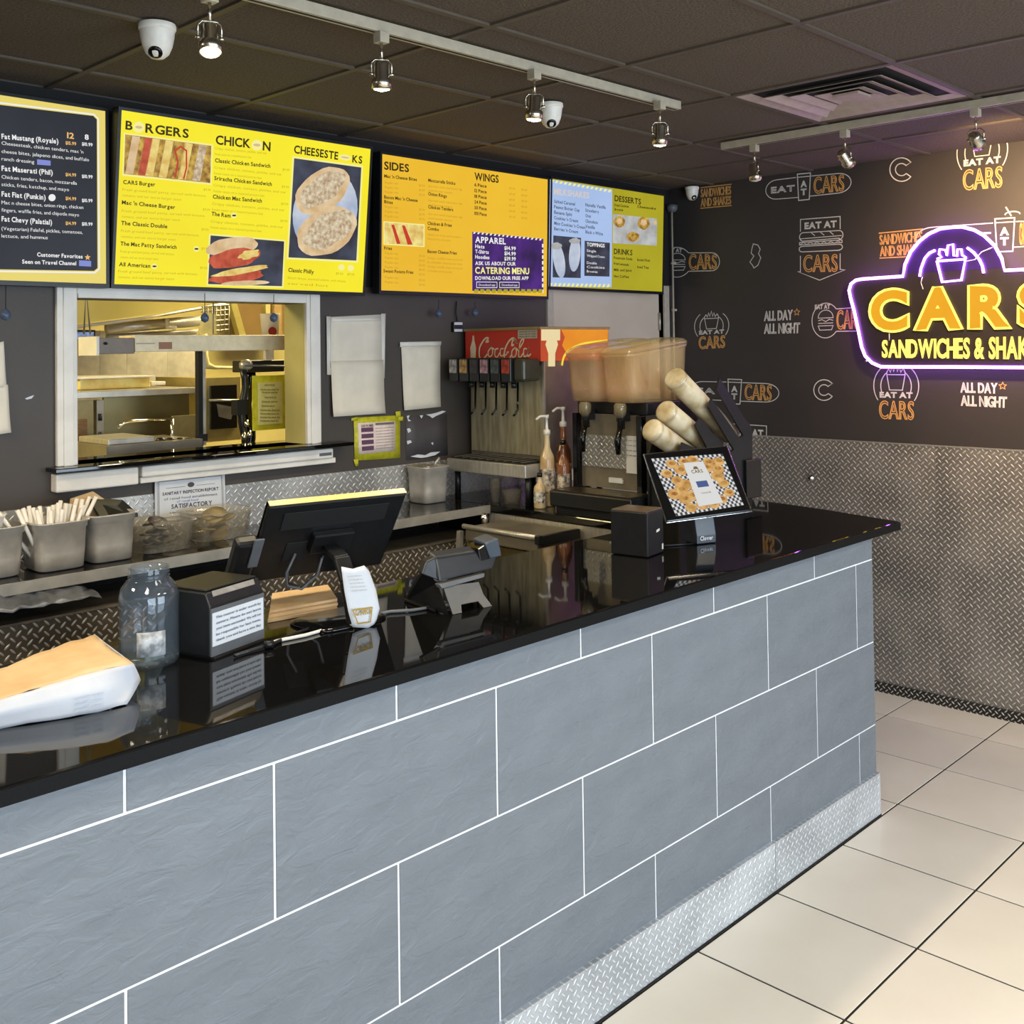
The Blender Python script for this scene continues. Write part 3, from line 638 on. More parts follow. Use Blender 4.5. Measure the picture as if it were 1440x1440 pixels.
# --- third screen: orange sides / wings with purple apparel panel
s = Screen(1.668, 1.984, 1.046, .580, .03, 'orange sides and wings menu screen with a purple corner panel')
s.disp(E_org)
s.texts('menu_heading', [('SIDES', 540, 238, 575, 242, 11, 'bold'), ('WINGS', 667, 253, 701, 257, 10.5, 'bold')], E_ink)
L = [("Mac 'n Cheese Bites", 540, 249.5, 586, 254.5, 4.5, 'bold'), ("Bacon Mac 'n Cheese", 540, 279, 587, 284, 4.5, 'bold'), ('Bites', 540, 285.5, 552, 287, 4.5, 'bold'), ('Fries', 540, 351, 551, 351.5, 4.5, 'bold'), ('Sweet Potato Fries', 539, 383, 581, 385, 4.5, 'bold'),
     ('Mozzarella Sticks', 602, 255.5, 640, 260, 4.5, 'bold'), ('Onion Rings', 602, 274.5, 628, 278, 4.5, 'bold'), ('Chicken Tenders', 602, 293, 637, 297, 4.5, 'bold'), ('Chicken & Fries', 601, 316, 635, 319, 4.5, 'bold'), ('Combo', 601, 323, 617, 325, 4.5, 'bold'), ('Bacon Cheese Fries', 601, 355.5, 642, 358, 4.5, 'bold')]
for k, t in enumerate(('6 Piece', '12 Piece', '18 Piece', '24 Piece', '50 Piece', '100 Piece')): L.append((t, 667, 262+8*k, 684, 264+8*k, 4.5, 'bold'))
s.texts('menu_items', L, E_ink)
Dn = []
for y, n in ((258, 3), (292, 3), (357, 5), (391, 2)):
    for k in range(n): Dn.append(('Regular size', 541, y+6.5*k, 560, y+6.5*k+1.5, 3)); Dn.append(('$5.99', 589, y+6.5*k+4, 597, y+6.5*k+5, 3))
for y in (263, 283, 302): Dn += desc(602, y, 650, y+5, 2, ['Served with marinara dip', 'and house sauce'], 3, 6)
Dn += desc(601, 331, 648, 335, 2, ['Hand cut fries and tenders'], 3, 6)+desc(601, 364, 650, 367, 4, ['Crispy waffle fries covered', 'in cheddar and bacon bits'], 3, 6)
for k in range(6): Dn.append(('$9.49', 716, 266+8*k, 724, 267+8*k, 3)); Dn.append(('$9.49', 733, 268+8*k, 741, 269+8*k, 3))
s.texts('menu_descriptions', Dn, E_ink3)
s.quad('photo_border', [(539, 311), (597, 315.5), (597, 347.5), (539, 344)], E_lyel, .0004)
s.quad('food_photo', [(540.5, 312.5), (595.5, 317), (595.5, 346), (540.5, 342.5)], E_che, .0007)
s.quad('photo_ketchup', [(550, 316), (554, 316), (563, 343), (558, 343)], E_ketch, .001); s.quad('photo_ketchup', [(565, 317), (569, 317), (580, 344), (573, 344)], E_ketch, .001)
s.quad('apparel_panel', [(664, 326), (764, 336), (764, 410), (664, 409)], E_purple, .0006)
m = MB(); m.flat = True
for k in range(17):
    x = 665+k*5.8; y = 326.5+k*.59
    m.poly([s.pl.P(*s.pl.loc(*q), .001) for q in ((x, y+2), (x+2.4, y+2.3), (x+4, y-.3), (x+1.6, y-.6))])
for k in range(9): x = 762; y = 343+k*8; m.poly([s.pl.P(*s.pl.loc(*q), .001) for q in ((x, y+5), (x+2, y+5), (x+2, y), (x, y))])
obj('dashed_border', m, E_white, s.t)
m = MB(); m.flat = True
for k in range(12):
    x = 666+k*8.2; m.poly([s.pl.P(*s.pl.loc(*q), .0012) for q in ((x, 411.5), (x+6, 412), (x+7, 407), (x+1.5, 406.5))])
obj('stripe_border', m, E_olive, s.t)
s.texts('apparel_text', [('APPAREL', 668, 341, 711, 343.5, 8.5, 'bold'), ('Hats', 668, 348.5, 681, 349.5, 5, 'bold'), ('T-Shirts', 668, 356, 687, 357, 5, 'bold'), ('Hoodies', 668, 363.5, 688, 364.5, 5, 'bold'), ('$14.99', 709, 351, 725, 352, 5, 'bold'), ('$14.99', 709, 358.5, 725, 359.5, 5, 'bold'), ('$39.99', 709, 366, 725, 366.5, 5, 'bold'),
    ('ASK US ABOUT OUR', 668, 372.5, 725, 373.5, 5, 'bold'), ('DOWNLOAD OUR FREE APP', 668, 393.5, 743, 393.5, 5, 'bold')], E_white)
s.texts('catering_text', [('CATERING MENU', 668, 384.5, 744, 385.5, 9, 'bold')], E_lyel)
q = Quad(s.pl, (670, 396.5), (731, 397), (731, 404.5), (670, 404.5)); m = MB(); m.flat = True
for a in (0, .52): q.line(m, [(a, 0), (a+.46, 0), (a+.46, 1), (a, 1)], .003, True); q.text(m, 'Download app', a+.05, a+.42, .3, .7)
obj('app_badges', m, E_white, s.t)
# --- fourth screen: milkshakes, desserts and drinks
s = Screen(2.742, 2.034, .935, .537, .042, 'smaller menu screen, pale blue and olive halves, above the taupe door')
s.disp(E_olive)
s.quad('shake_panel', [(773.5, 252), (861, 266.5), (860, 404), (771, 402.5)], E_blue, .0004)
m = MB(); m.flat = True
for k in range(14):
    x = 774+k*6.2; y = 252.5+k*1.08; m.poly([s.pl.P(*s.pl.loc(*q), .001) for q in ((x, y+3.5), (x+3, y+4), (x+5, y+.5), (x+2, y))])
    y = 398+k*.12; x -= 2; m.poly([s.pl.P(*s.pl.loc(*q), .001) for q in ((x, y+4.5), (x+3, y+4.5), (x+5, y), (x+2, y))])
obj('stripe_border', m, E_lyel, s.t)
s.texts('menu_heading_pale', [('MILKSHAKES', 779, 273, 828, 279, 8.5, 'bold')], em('display_peach', (214, 200, 190), 1))
L = []
for k, t in enumerate(('Salted Caramel', 'Peanut Butter Cup', 'Banana Split', "Cookies 'n Cream", "Mint Cookies 'n Cream", "Berries 'n Cream")): L.append((t, 779, 285+7.7*k, 779+len(t)*2.1, 285+7.7*k+len(t)*.3, 4.5, 'bold'))
for k, t in enumerate(('Nutella Vanilla', 'Strawberry', 'Oreo', 'Chocolate', 'Vanilla', "Black n White")): L.append((t, 823, 290+7.6*k, 823+len(t)*1.9, 290+7.6*k+len(t)*.25, 4.5, 'bold'))
s.texts('menu_items', L, E_inkb)
s.quad('food_photo', [(778, 331), (817, 334.5), (816.5, 391), (777, 390)], E_table, .0007)
s.blobs('photo_shake', [(786, 366, 8, 25, -9, 0), (808, 358, 8, 24, 4, 0)], E_plate, .0009); s.blobs('photo_shake_top', [(782, 346, 8, 5, 0, .05), (808, 339, 8, 4, 0, .05)], E_gry, .0011)
s.quad('topping_panel', [(822, 338.5), (857.5, 341.5), (857, 389), (821.5, 388)], E_table, .0007)
s.texts('panel_text', [('TOPPINGS', 825, 346, 850, 348, 5, 'bold'), ('Single', 825, 354, 838, 355, 3.5), ('Whipped Cream', 825, 361, 850, 363, 3.5), ('Double', 825, 371, 839, 372, 3.5), ('Cookies', 825, 377, 850, 378, 3.5), ('Brownie', 825, 383, 840, 384, 3.5)], E_white)
s.texts('menu_heading', [('DESSERTS', 864, 282.5, 901, 287.5, 8, 'bold'), ('DRINKS', 863, 357, 889, 359, 7.5, 'bold'),
    ('Fried Cookies', 864, 290, 884, 292, 3.5, 'bold'), ('Cheesecake', 896, 292, 922, 295, 3.5, 'bold'), ('Brownie', 864, 296, 876, 297, 3.5, 'bold'), ('Fountain Soda', 863, 364, 889, 366, 3.5, 'bold'), ('Bottled Water', 896, 367, 914, 368, 3.5, 'bold'), ('Fresh Lemonade', 863, 372, 884, 374, 3.5, 'bold'), ('Iced Tea', 896, 377, 912, 378, 3.5, 'bold'), ('Milk and Juice', 863, 381, 888, 382, 3.5, 'bold'), ('Hot Coffee', 863, 390, 884, 391, 3.5, 'bold')], E_ink)
s.quad('food_photo', [(862, 301), (924, 307.5), (923.5, 345.5), (861.5, 342)], E_gry, .0007)
s.blobs('photo_cookie', [(871, 312, 8, 8, 0, .03), (905, 314, 8.5, 9, 0, .03), (890, 333, 9, 7, 0, .05)], E_fry, .0009); s.blobs('photo_cookie_top', [(871, 311, 4, 4, 0, .1), (905, 313, 4.5, 4, 0, .1), (921, 313, 2, 3, 0, 0)], E_bun, .0011)

# ================================================================ mural prints
def mp(name, parts_w, parts_o, label):
    "one print on the mural: white strokes and, as a second mesh, orange strokes"
    if parts_w.v: parts_w.flat = True; lab(obj(name, parts_w, M_mwhite, wall_right), label)
    if parts_o.v: parts_o.flat = True; lab(obj(name+'_lettering', parts_o, M_orange, wall_right), 'orange lettering of the '+label)
def ss(tl, tr, br, bl, label):
    q = Quad(MUR, tl, tr, br, bl); w = MB(); o = MB()
    q.line(o, [(0, 1), (1, 1)], .005); q.line(o, [(0, 0), (1, 0)], .005)
    q.otext(o, 'SANDWICHES', .02, .98, .54, .92, .003); q.otext(o, 'AND SHAKES', .02, .98, .08, .46, .003)
    mp('mural_slogan', w, o, label)
def fries(q, w, x0, x1, y0, y1):
    "fries carton: tapering box with zigzag fries above"
    dx = x1-x0; h = y1-y0
    q.line(w, [(x0, y0+h*.62), (x1, y0+h*.62), (x1-dx*.14, y0), (x0+dx*.14, y0)], .0045, True)
    z = [(0, .62), (.0, .72), (.1, .85), (.2, .72), (.3, .95), (.38, .74), (.5, 1.05), (.58, .74), (.68, .95), (.76, .72), (.9, .88), (1, .72), (1, .62)]
    q.line(w, [(x0+dx*a, y0+h*b) for a, b in z], .0045)
def badge_round(tl, tr, br, bl, label, cut=False):
    q = Quad(MUR, tl, tr, br, bl); w = MB(); o = MB()
    if not cut: fries(q, w, .3, .7, .50, .93)
    else: q.line(w, [(.30, .74), (.36, .5), (.64, .5), (.70, .74)], .0045)
    q.line(w, arc(.5, .56, .34, .30, 128, 190 if 0 else 205, 10)); q.line(w, arc(.5, .56, .34, .30, 52, -25, 10))
    q.line(w, arc(.5, .56, .5, .42, 130, 215, 12)); q.line(w, arc(.5, .56, .5, .42, 50, -35, 12))
    q.otext(w, 'EAT AT', .14, .86, .37, .46, .0045)
    q.otext(o, 'CARS', .12, .90, .0, .31, .005)
    mp('mural_fries_badge', w, o, label)
def pill_cup(tl, tr, br, bl, label, x=.42):
    q = Quad(MUR, tl, tr, br, bl); w = MB(); o = MB()
    q.line(w, [(x-.05, .88), (.14, .86)]+arc(.14, .5, .14, .36, 90, 270, 12)+[(x-.03, .12)])
    q.line(w, [(x+.13, .88), (.86, .88)]+arc(.86, .5, .14, .38, 90, -90, 12)+[(x+.11, .12)])
    q.line(w, [(x-.035, 1.0), (x+.12, 1.0), (x+.105, 0), (x-.02, 0)], .0055, True); q.line(w, [(x-.035, .88), (x+.12, .88)], .0045)
    q.otext(w, 'A', x+.01, x+.07, .5, .72, .005); q.otext(w, 'T', x+.01, x+.07, .2, .42, .005)
    q.otext(w, 'EAT', .07, x-.07, .38, .60, .0045); q.otext(o, 'CARS', x+.16, .92, .2, .82, .0048)
    mp('mural_cup_badge', w, o, label)
def burger(q, w, cx, cy, rx, ry):
    q.line(w, [(cx-rx, cy+ry*.25)]+arc(cx, cy+ry*.3, rx, ry*.7, 180, 0, 12)+[(cx+rx, cy+ry*.25)], .004, True)
    q.line(w, [(cx-rx, cy), (cx-rx*.5, cy+ry*.1), (cx, cy-ry*.1), (cx+rx*.5, cy+ry*.1), (cx+rx, cy)], .004)
    q.line(w, [(cx-rx, cy-ry*.25), (cx+rx, cy-ry*.25)], .004)
    q.line(w, [(cx-rx, cy-ry*.5), (cx+rx, cy-ry*.5), (cx+rx*.8, cy-ry*.9), (cx-rx*.8, cy-ry*.9)], .004, True)
def pill_burger(tl, tr, br, bl, label, txt='CARS', to=.95):
    q = Quad(MUR, tl, tr, br, bl); w = MB(); o = MB()
    q.line(w, arc(.26, .5, .26, .5, 40, 320, 24)); q.line(w, [(.46, .82), (.84, .84)]+arc(.88, .5, .12, .34, 90, -90, 10)+[(.46, .18)])
    burger(q, w, .26, .5, .14, .3); q.otext(o, txt, .47, to, .24, .78, .005)
    q.otext(w, 'EAT AT', .06, .34, .84, .96, .003)
    mp('mural_burger_badge', w, o, label)
def letter_c(cx, cy, r, label):
    q = Quad(MUR, (cx-r, cy-r), (cx+r, cy-r), (cx+r, cy+r), (cx-r, cy+r)); w = MB()
    q.line(w, arc(.5, .5, .5, .5, 38, 322, 24)+[(.72, .32)]+arc(.5, .5, .26, .26, 318, 42, 16)+[(.9, .81)], .005, True)
    mp('mural_letter', w, MB(), label)
def alldaynight(tl, tr, br, bl, label):
    q = Quad(MUR, tl, tr, br, bl); w = MB(); o = MB()
    q.otext(w, 'ALL DAY', 0, .78, .56, .97, .0042); q.otext(w, 'ALL NIGHT', 0, .99, 0, .42, .0042)
    q.line(o, [(.9+.085*math.cos(math.radians(90+36*k))*(1 if k % 2 == 0 else .45), .86+.15*math.sin(math.radians(90+36*k))*(1 if k % 2 == 0 else .45)) for k in range(10)], .0035, True)
    mp('mural_hours', w, o, label)
ss((985, 264), (1029, 259), (1029, 289), (985, 293), 'orange slogan beside the small dome camera')
pill_cup((1077, 249), (1197, 238), (1197, 274), (1077, 287), 'cup badge high on the wall under the light track')
letter_c(1268, 238.5, 16.5, 'letter C high between the two upper badges')
badge_round((1345, 178), (1418, 168), (1416, 262), (1347, 268), 'fries badge at the top right, cut by the ceiling', True)
pill_burger((933, 347), (1012, 350), (1012, 386), (933, 391), 'burger badge half hidden behind the corner conduit')
q = Quad(MUR, (1054, 343), (1070, 343), (1070, 377), (1054, 377)); w = MB()
q.line(w, [(.35, 1), (.75, .95), (.95, .78), (.8, .6), (1, .42), (.75, .12), (.4, 0), (.3, .1), (.05, .25), (.4, .5), (.15, .62), (.25, .85)], .0045, True); mp('mural_state_outline', w, MB(), 'small white outline of a state')
q = Quad(MUR, (1122, 309), (1187, 304), (1187, 394), (1122, 394)); w = MB(); o = MB()
q.line(w, [(.06, .80), (.06, 1), (.92, 1), (.92, .80)]); q.otext(w, 'EAT AT', .16, .84, .84, .94, .0045)
q.line(w, arc(.12, .71, .08, .07, 90, 270, 8)+[(.9, .66)]+arc(.9, .71, .08, .07, -90, 90, 8), .0045, True); q.line(w, [(.05, .68), (.95, .70)], .004)
for a in (.3, .5, .7): q.line(w, [(a, .77), (a+.08, .72)], .004)
q.line(w, [(.04, .58), (.96, .59), (.96, .63), (.04, .62)], .004, True); q.line(w, [(.05, .6)]+[(.05+.9*k/12, .6+(.02 if k % 2 else -.02)) for k in range(13)], .003)
q.line(w, arc(.1, .51, .07, .045, 90, 270, 6)+[(.9, .47)]+arc(.9, .52, .07, .045, -90, 90, 6), .0045, True)
q.line(w, [(.06, .40), (.06, .14), (0, .14), (.48, 0), (1.02, .16), (.92, .17), (.92, .42)]); q.otext(o, 'CARS', .13, .86, .14, .41, .0045)
mp('mural_sandwich_badge', w, o, 'sandwich badge with a pointed base in the middle of the mural')
ss((1236, 328), (1298, 322), (1297, 360), (1237, 363), 'orange slogan just above the neon sign')
pill_cup((1288, 315), (1460, 304), (1460, 352), (1288, 358), 'cup badge above the right half of the neon sign', .70)
q = Quad(MUR, (1406, 305), (1436, 303), (1432, 357), (1410, 358)); w = MB(); q.line(w, [(.55, 1.0), (.3, 1.25)], .006); q.line(w, arc(.6, 1.04, .35, .08, 0, 180, 8), .005)
mp('mural_straw', w, MB(), 'straw of the cup badge above the neon sign')
badge_round((976, 436), (1026, 434), (1024, 488), (978, 491), 'fries badge above the juice dispenser end')
q = Quad(MUR, (976, 410), (1026, 410), (1026, 440), (976, 440))
alldaynight((1075, 437), (1126, 434), (1125, 468), (1075, 469), 'all day all night print left of the burger badge')
pill_burger((1142, 427), (1218, 424), (1218, 473), (1142, 476), 'burger badge running under the neon sign edge', 'CARS', .92)
pill_cup((972, 531), (1096, 536), (1095, 570), (972, 566), 'cup badge behind the cup dispenser', .47)
letter_c(1159, 548.5, 14.5, 'letter C low on the mural')
badge_round((1228, 508), (1293, 508), (1291, 590), (1230, 588), 'fries badge directly under the neon sign')
alldaynight((1351, 537), (1417, 538), (1416, 573), (1352, 570), 'all day all night print under the right of the neon sign')
q = Quad(MUR, (1030, 596), (1078, 599), (1078, 640), (1030, 636)); w = MB(); q.line(w, [(0, .55), (0, 1), (1, 1), (1, .55)]); q.otext(w, 'EAT AT', .1, .9, .62, .85, .0045)
mp('mural_low_badge', w, MB(), 'badge cut off by the tread plate edge')

# ================================================================ neon sign
NS = Plane((W-.055, 0, 0), (0, -1, 0), (0, 0, 1))
cpx = lambda x, y: V(NS.loc(1180+x*260/1440, 300+y*240/1329))
sg = thing('neon_sign', 'purple and yellow neon restaurant sign mounted on the dark mural wall', 'neon sign', NS.P(*cpx(885, 1200)))
left = [(500, 490), (500, 490), (520, 400), (560, 300), (630, 215), (700, 155), (790, 118), (885, 108)]
cx_ = cpx(885, 600).x
base = [(885, 1196), (600, 1196), (330, 1195), (260, 1165), (205, 1110), (178, 1040), (150, 900), (120, 760), (92, 660), (80, 600), (95, 550), (130, 522), (180, 512), (500, 490), (515, 400), (560, 300), (630, 215), (700, 160), (790, 120), (885, 108)]
L2 = [cpx(*p) for p in base]
# straighten: use true height for both halves
ol = L2+[V((2*cx_-p.x, p.y)) for p in L2[::-1][1:-1]]
m = MB(); m.prism([NS.P(p.x, p.y, -.012) for p in ol], NS.n*.006); obj('sign_board', m, mat('sign_board_black', (40, 34, 36), .35), sg)
domep = [(515, 470), (515, 400), (560, 300), (630, 215), (700, 160), (790, 120), (885, 108)]
dl = [cpx(*p) for p in domep]; dl = dl+[V((2*cx_-p.x, p.y)) for p in dl[::-1][1:]]
cc = V((cx_, dl[0].y))
m = MB(); m.flat = True; m.poly([NS.P(*(cc+(p-cc)*.97), -.0052) for p in dl[::-1]]); obj('sign_dome_panel', m, mat('sign_purple_acrylic', (42, 26, 74), .3, 0, (34, 20, 60), 5), sg)
for k in range(2): pass
E_neonw = em('neon_lavender', (190, 108, 255), 22); E_neony = em('neon_yellow', (255, 228, 96), 2.0); E_faceglow = em('glow_letter_face', (244, 176, 42), 1.0, (240, 168, 38))
m = MB(); m.tube([NS.P(p.x, p.y, .004) for p in ol], .0072, 8, closed=True); obj('neon_outline', m, E_neonw, sg)
m = MB(); tb = lambda pts, r=.006: m.tube([NS.P(*cpx(*p), .004) for p in pts], r, 6)
tb([(630, 492), (640, 430), (670, 350), (705, 310), (750, 288)]); tb([(1000, 268), (1050, 305), (1095, 360), (1118, 410), (1128, 465)])
tb([(765, 372), (985, 358), (955, 520), (805, 535), (765, 372)]); tb([(765, 355), (800, 340), (780, 320), (785, 280), (830, 285), (840, 330), (850, 250), (890, 240), (895, 330), (920, 335), (925, 280), (955, 280), (960, 325), (990, 345), (985, 358)], .005)
obj('neon_fries', m, E_neonw, sg)
# letters: outline tubes over orange faces given a glow for the tubes' light
cars = Quad(NS, (1180+240*.1806, 300+596*.1806), (1180+1650*.1806, 300+528*.1806), (1180+1650*.1806, 300+888*.1806), (1180+240*.1806, 300+926*.1806))
gl, tot = layout('CARS', 'fat', .10); glf, _ = layout('CARS', 'fatfill', .10)
ys_ = [py for x, (lp, w_) in gl for l in lp for px, py in l]; ya, yb = min(ys_), max(ys_)
for (x, (loops, w_)), (xf, (vs, fs, wf)), ch in zip(gl, glf, 'CARS'):
    m = MB()
    for lp in loops:
        pts = [cars.m((x+px)/tot, (py-ya)/(yb-ya)) for px, py in lp]
        out = [pts[0]]
        for p in pts[1:]:
            if (p-out[-1]).length > .004: out.append(p)
        m.tube([NS.P(p.x, p.y, .006) for p in out], .0062, 6, closed=True)
    obj('neon_letter_tube', m, E_neony, sg)
    m = MB(); pr = [cars.m((xf+px)/tot, (py-ya)/(yb-ya)) for px, py in vs]
    m.flat = True; m.add([NS.P(p.x, p.y, -.002) for p in pr], fs); obj('letter_face', m, E_faceglow, sg, solid=.003)
sub = Quad(NS, (1180+335*.1806, 300+990*.1806), (1180+1600*.1806, 300+955*.1806), (1180+1600*.1806, 300+1132*.1806), (1180+335*.1806, 300+1118*.1806))
m = MB(); m.flat = True; sub.text(m, 'SANDWICHES & SHAKES', 0, 1, 0, 1, 'bold', .002, .05); obj('neon_subtitle', m, E_neony, sg, solid=.004)
gl, tot = layout('SANDWICHES & SHAKES', 'line', .05+.028)
m = MB()
m.tube([NS.P(*cpx(650, 495), .002), NS.P(*cpx(638, 540), .002), NS.P(*cpx(655, 590), .002)], .0022, 5); m.tube([NS.P(*cpx(392, 935), .002), NS.P(*cpx(392, 990), .002)], .0022, 5)
m.tube([NS.P(*cpx(985, 375), .002), NS.P(*cpx(1060, 360), .002), NS.P(*cpx(1110, 300), .0), NS.P(*cpx(1190, 265), -.005)], .0022, 5); obj('sign_wire', m, M_white, sg)
m = MB()
for p in ((200, 1150), (885, 160), (180, 560)): c = NS.P(*cpx(*p), -.0121); m.lathe([(.006, 0), (.006, .0425)], c, 8, (1, 0, 0))
obj('standoff', m, M_chrome, sg)
def parea(name, px, size, e, col):
    pass
# ================================================================ pass-through shelf
t = thing('pass_shelf', 'black granite pass-through shelf with white moulding below the kitchen opening', 'shelf', (.9, 1.75, 1.27))
m = MB(); m.box(.295, 1.52, DY-.085, DY+T+.10, 1.337, 1.352); obj('shelf_slab', m, M_granite, t, bev=.003)
m = MB(); m.box(.31, .60, DY-.05, DY-.0005, 1.268, 1.330); obj('moulding', m, M_white, t, bev=.006)
m = MB(); m.box(.612, 1.44, DY-.05, DY-.0005, 1.290, 1.330); obj('moulding', m, M_white, t, bev=.006)
m = MB(); m.box(.612, 1.46, DY-.038, DY-.0005, 1.268, 1.2895); obj('moulding', m, M_white, t, bev=.003)
m = MB(); m.box(1.37, 1.43, DY-.052, DY-.0502, 1.302, 1.314); obj('metal_tag', m, M_grey, t)
# ================================================================ kitchen
KP = lambda px, py, y: at(px, py, 'y', y)
def kbox(x0, y0, x1, y1, Y, depth):
    "box whose front face spans two photograph pixels at depth Y"
    a = KP(x0, y1, Y); b_ = KP(x1, y0, Y); m = MB(); m.box(a.x, b_.x, Y, Y+depth, a.z, b_.z); return m
t = thing('heat_lamp', 'long cream food warmer bar hanging across the kitchen opening', 'food warmer', KP(270, 500, 2.12))
m = kbox(190, 471, 401, 495, 2.12, .14); obj('lamp_housing', m, mat('warmer_cream', (226, 208, 170), .4), t, bev=.003)
m = kbox(140, 475, 189, 498, 2.115, .15); obj('control_box', m, mat('warmer_grey', (120, 106, 92), .4), t, bev=.002)
m = kbox(136, 473, 139.5, 500, 2.11, .16); obj('end_cap', m, M_white, t)
m = MB(); c = KP(148, 483, 2.112); m.lathe([(.006, 0), (.005, .012)], c, 10, (0, -1, 0)); obj('knob', m, M_black, t)
m = kbox(224, 481, 242, 491, 2.117, .003); obj('display_window', m, mat('warmer_display', (150, 100, 70), .3), t)
m = kbox(192, 482, 218, 484, 2.118, .002); m.v += []; obj('vent_slots', m, M_track, t)
for x in (121, 300):
    m = MB(); a = KP(x, 405, 2.2); m.tube([KP(x-3 if x < 200 else x, 470, 2.2), a, KP(x+6 if x < 200 else x, 470, 2.2)], .0035, 6); obj('hanger', m, M_steeld, t)
t = thing('exhaust_hood', 'big sloping exhaust hood above the kitchen equipment', 'hood', KP(210, 450, 3.1))
m = MB(); y0 = 2.75
m.prism([KP(60, 462, 3.0), KP(205, 443, 3.0), KP(335, 420, 3.0), KP(335, 380, 3.0), KP(60, 380, 3.0)], (0, 1.2, 0)); obj('hood_shell', m, mat('hood_cream', (206, 190, 110), .35, .2, (186, 168, 90), 3), t)
m = MB(); m.tube([KP(60, 466, 2.98), KP(205, 447, 2.98), KP(335, 424, 2.98)], .008); obj('hood_lip', m, M_steel, t)
t = thing('kitchen_pipe', 'steel pipe run with a small valve under the hood', 'pipe', KP(225, 455, 3.4))
m = MB(); m.tube([KP(150, 462, 3.3), KP(285, 451, 3.3)], .028, 12); m.tube([KP(150, 474, 3.35), KP(285, 466, 3.35)], .016, 10); obj('pipe', m, M_steel, t)
m = MB(); m.tube([KP(235, 448, 3.2), KP(235, 460, 3.2), KP(247, 461, 3.2)], .012, 8); obj('valve', m, M_white, t)
t = thing('steel_wall_panels', 'tall stainless panels behind the kitchen range', 'panel', KP(190, 560, 3.9))
for x0, x1 in ((80, 140), (141, 178), (179, 235), (236, 280)):
    m = kbox(x0, 465, x1, 600, 3.9, .02); obj('panel', m, M_steel, t)
t = thing('kitchen_counter', 'stainless kitchen worktop with a wooden cabinet front at the left of the opening', 'counter', KP(190, 640, 2.75))
a = KP(90, 552, 2.75); b_ = KP(276, 543, 2.75)
m = MB(); m.box(a.x, b_.x, 2.75, 3.5, a.z-.03, a.z+.0); obj('worktop', m, M_steel, t, bev=.003)
m = MB(); p0 = KP(152, 556, 2.76); m.box(p0.x, b_.x-.01, 2.80, 2.82, 1.0, a.z-.031); obj('splash_panel', m, mat('olive_steel', (132, 122, 88), .32, .8, (112, 102, 70), 3), t)
m = MB(); p0 = KP(90, 556, 2.76); p1 = KP(134, 556, 2.76); m.box(p0.x, p1.x, 2.78, 2.80, .9, a.z-.04); obj('cabinet_frame', m, mat('cabinet_tan', (158, 140, 90), .5), t)
m = MB(); p0 = KP(105, 570, 2.76); p1 = KP(124, 570, 2.76); m.box(p0.x, p1.x, 2.77, 2.78, .9, a.z-.12); obj('cabinet_door', m, mat('cabinet_brown', (138, 98, 44), .5, 0, (112, 78, 34), 20, aniso=(1, 1, 8)), t)
m = MB(); p0 = KP(136, 556, 2.76); p1 = KP(146, 556, 2.76); m.box(p0.x, p1.x, 2.76, 2.80, .9, a.z-.04); obj('hinge_post', m, M_steeld, t)
for zz in (.08, .16, .24):
    m = MB(); q = KP(141, 560, 2.755); m.lathe([(.008, 0), (.008, .03)], (q.x, 2.755, a.z-.05-zz), 8); obj('hinge', m, M_black, t)
t = thing('hotel_tray', 'wide shallow white tray with yellow food on the kitchen worktop', 'tray', KP(162, 545, 2.95))
m = MB(); q0 = KP(112, 543, 2.9); q1 = KP(212, 543, 2.9); m.box(q0.x, q1.x, 2.9, 3.3, a.z+.001, a.z+.05); obj('tray_body', m, mat('tray_cream', (214, 196, 120), .4, 0, (196, 160, 70), 14), t, bev=.006)
m = MB(); m.box(q0.x-.015, q1.x+.015, 2.885, 3.315, a.z+.05, a.z+.058); obj('tray_rim', m, M_white, t, bev=.003)
m = kbox(213, 536, 233, 542, 2.95, .2); tag(obj('cutting_board', m, M_white, bev=.003), 'small white cutting board beside the wide shallow tray', 'board')
t = thing('range', 'low stainless range with bent faucet spout and burners behind the pass-through shelf', 'range', KP(210, 640, 2.3))
m = MB(); q0 = KP(150, 632, 2.35); q1 = KP(285, 617, 2.35); m.box(q0.x, q1.x, 2.35, 2.7, 1.0, q1.z+.0); obj('range_body', m, M_steeld, t)
m = MB(); m.box(q0.x+.02, q0.x+.22, 2.38, 2.66, q1.z, q1.z+.025); obj('sink_rim', m, M_steel, t, bev=.004)
m = MB(); m.tube([KP(242, 589, 2.6), KP(183, 592, 2.5), KP(174, 594, 2.5), KP(166, 602, 2.5)], .006, 8); m.tube([KP(242, 589, 2.6), KP(242, 630, 2.6)], .008, 8); obj('faucet', m, M_chrome, t)
for x in (226, 240, 254, 266):
    m = MB(); c = KP(x, 622, 2.42); m.lathe([(.02, 0), (.024, .006), (.014, .02)], c, 12); obj('burner', m, M_black, t)
m = kbox(244, 583, 281, 620, 2.62, .02); obj('back_guard', m, mat('guard_olive', (140, 126, 84), .4, .5), t)
t = thing('steel_upright', 'dark steel upright post left of the small oven', 'post', KP(285, 640, 2.35))
m = kbox(280, 490, 285, 628, 2.4, .03); obj('post', m, M_blackm, t)
m = kbox(286, 495, 289, 626, 2.4, .03); obj('post_edge', m, M_steel, t)
m = kbox(278, 610, 292, 621, 2.39, .02); obj('foot', m, M_black, t)
t = thing('oven', 'small oven with a dark glass door seen through the kitchen opening', 'oven', KP(315, 612, 2.7))
m = kbox(291, 530, 338, 622, 2.72, .5); obj('oven_body', m, mat('oven_shell', (176, 160, 104), .35, .5), t)
m = kbox(297, 541, 333, 604, 2.705, .014); obj('oven_door', m, M_blackg, t)
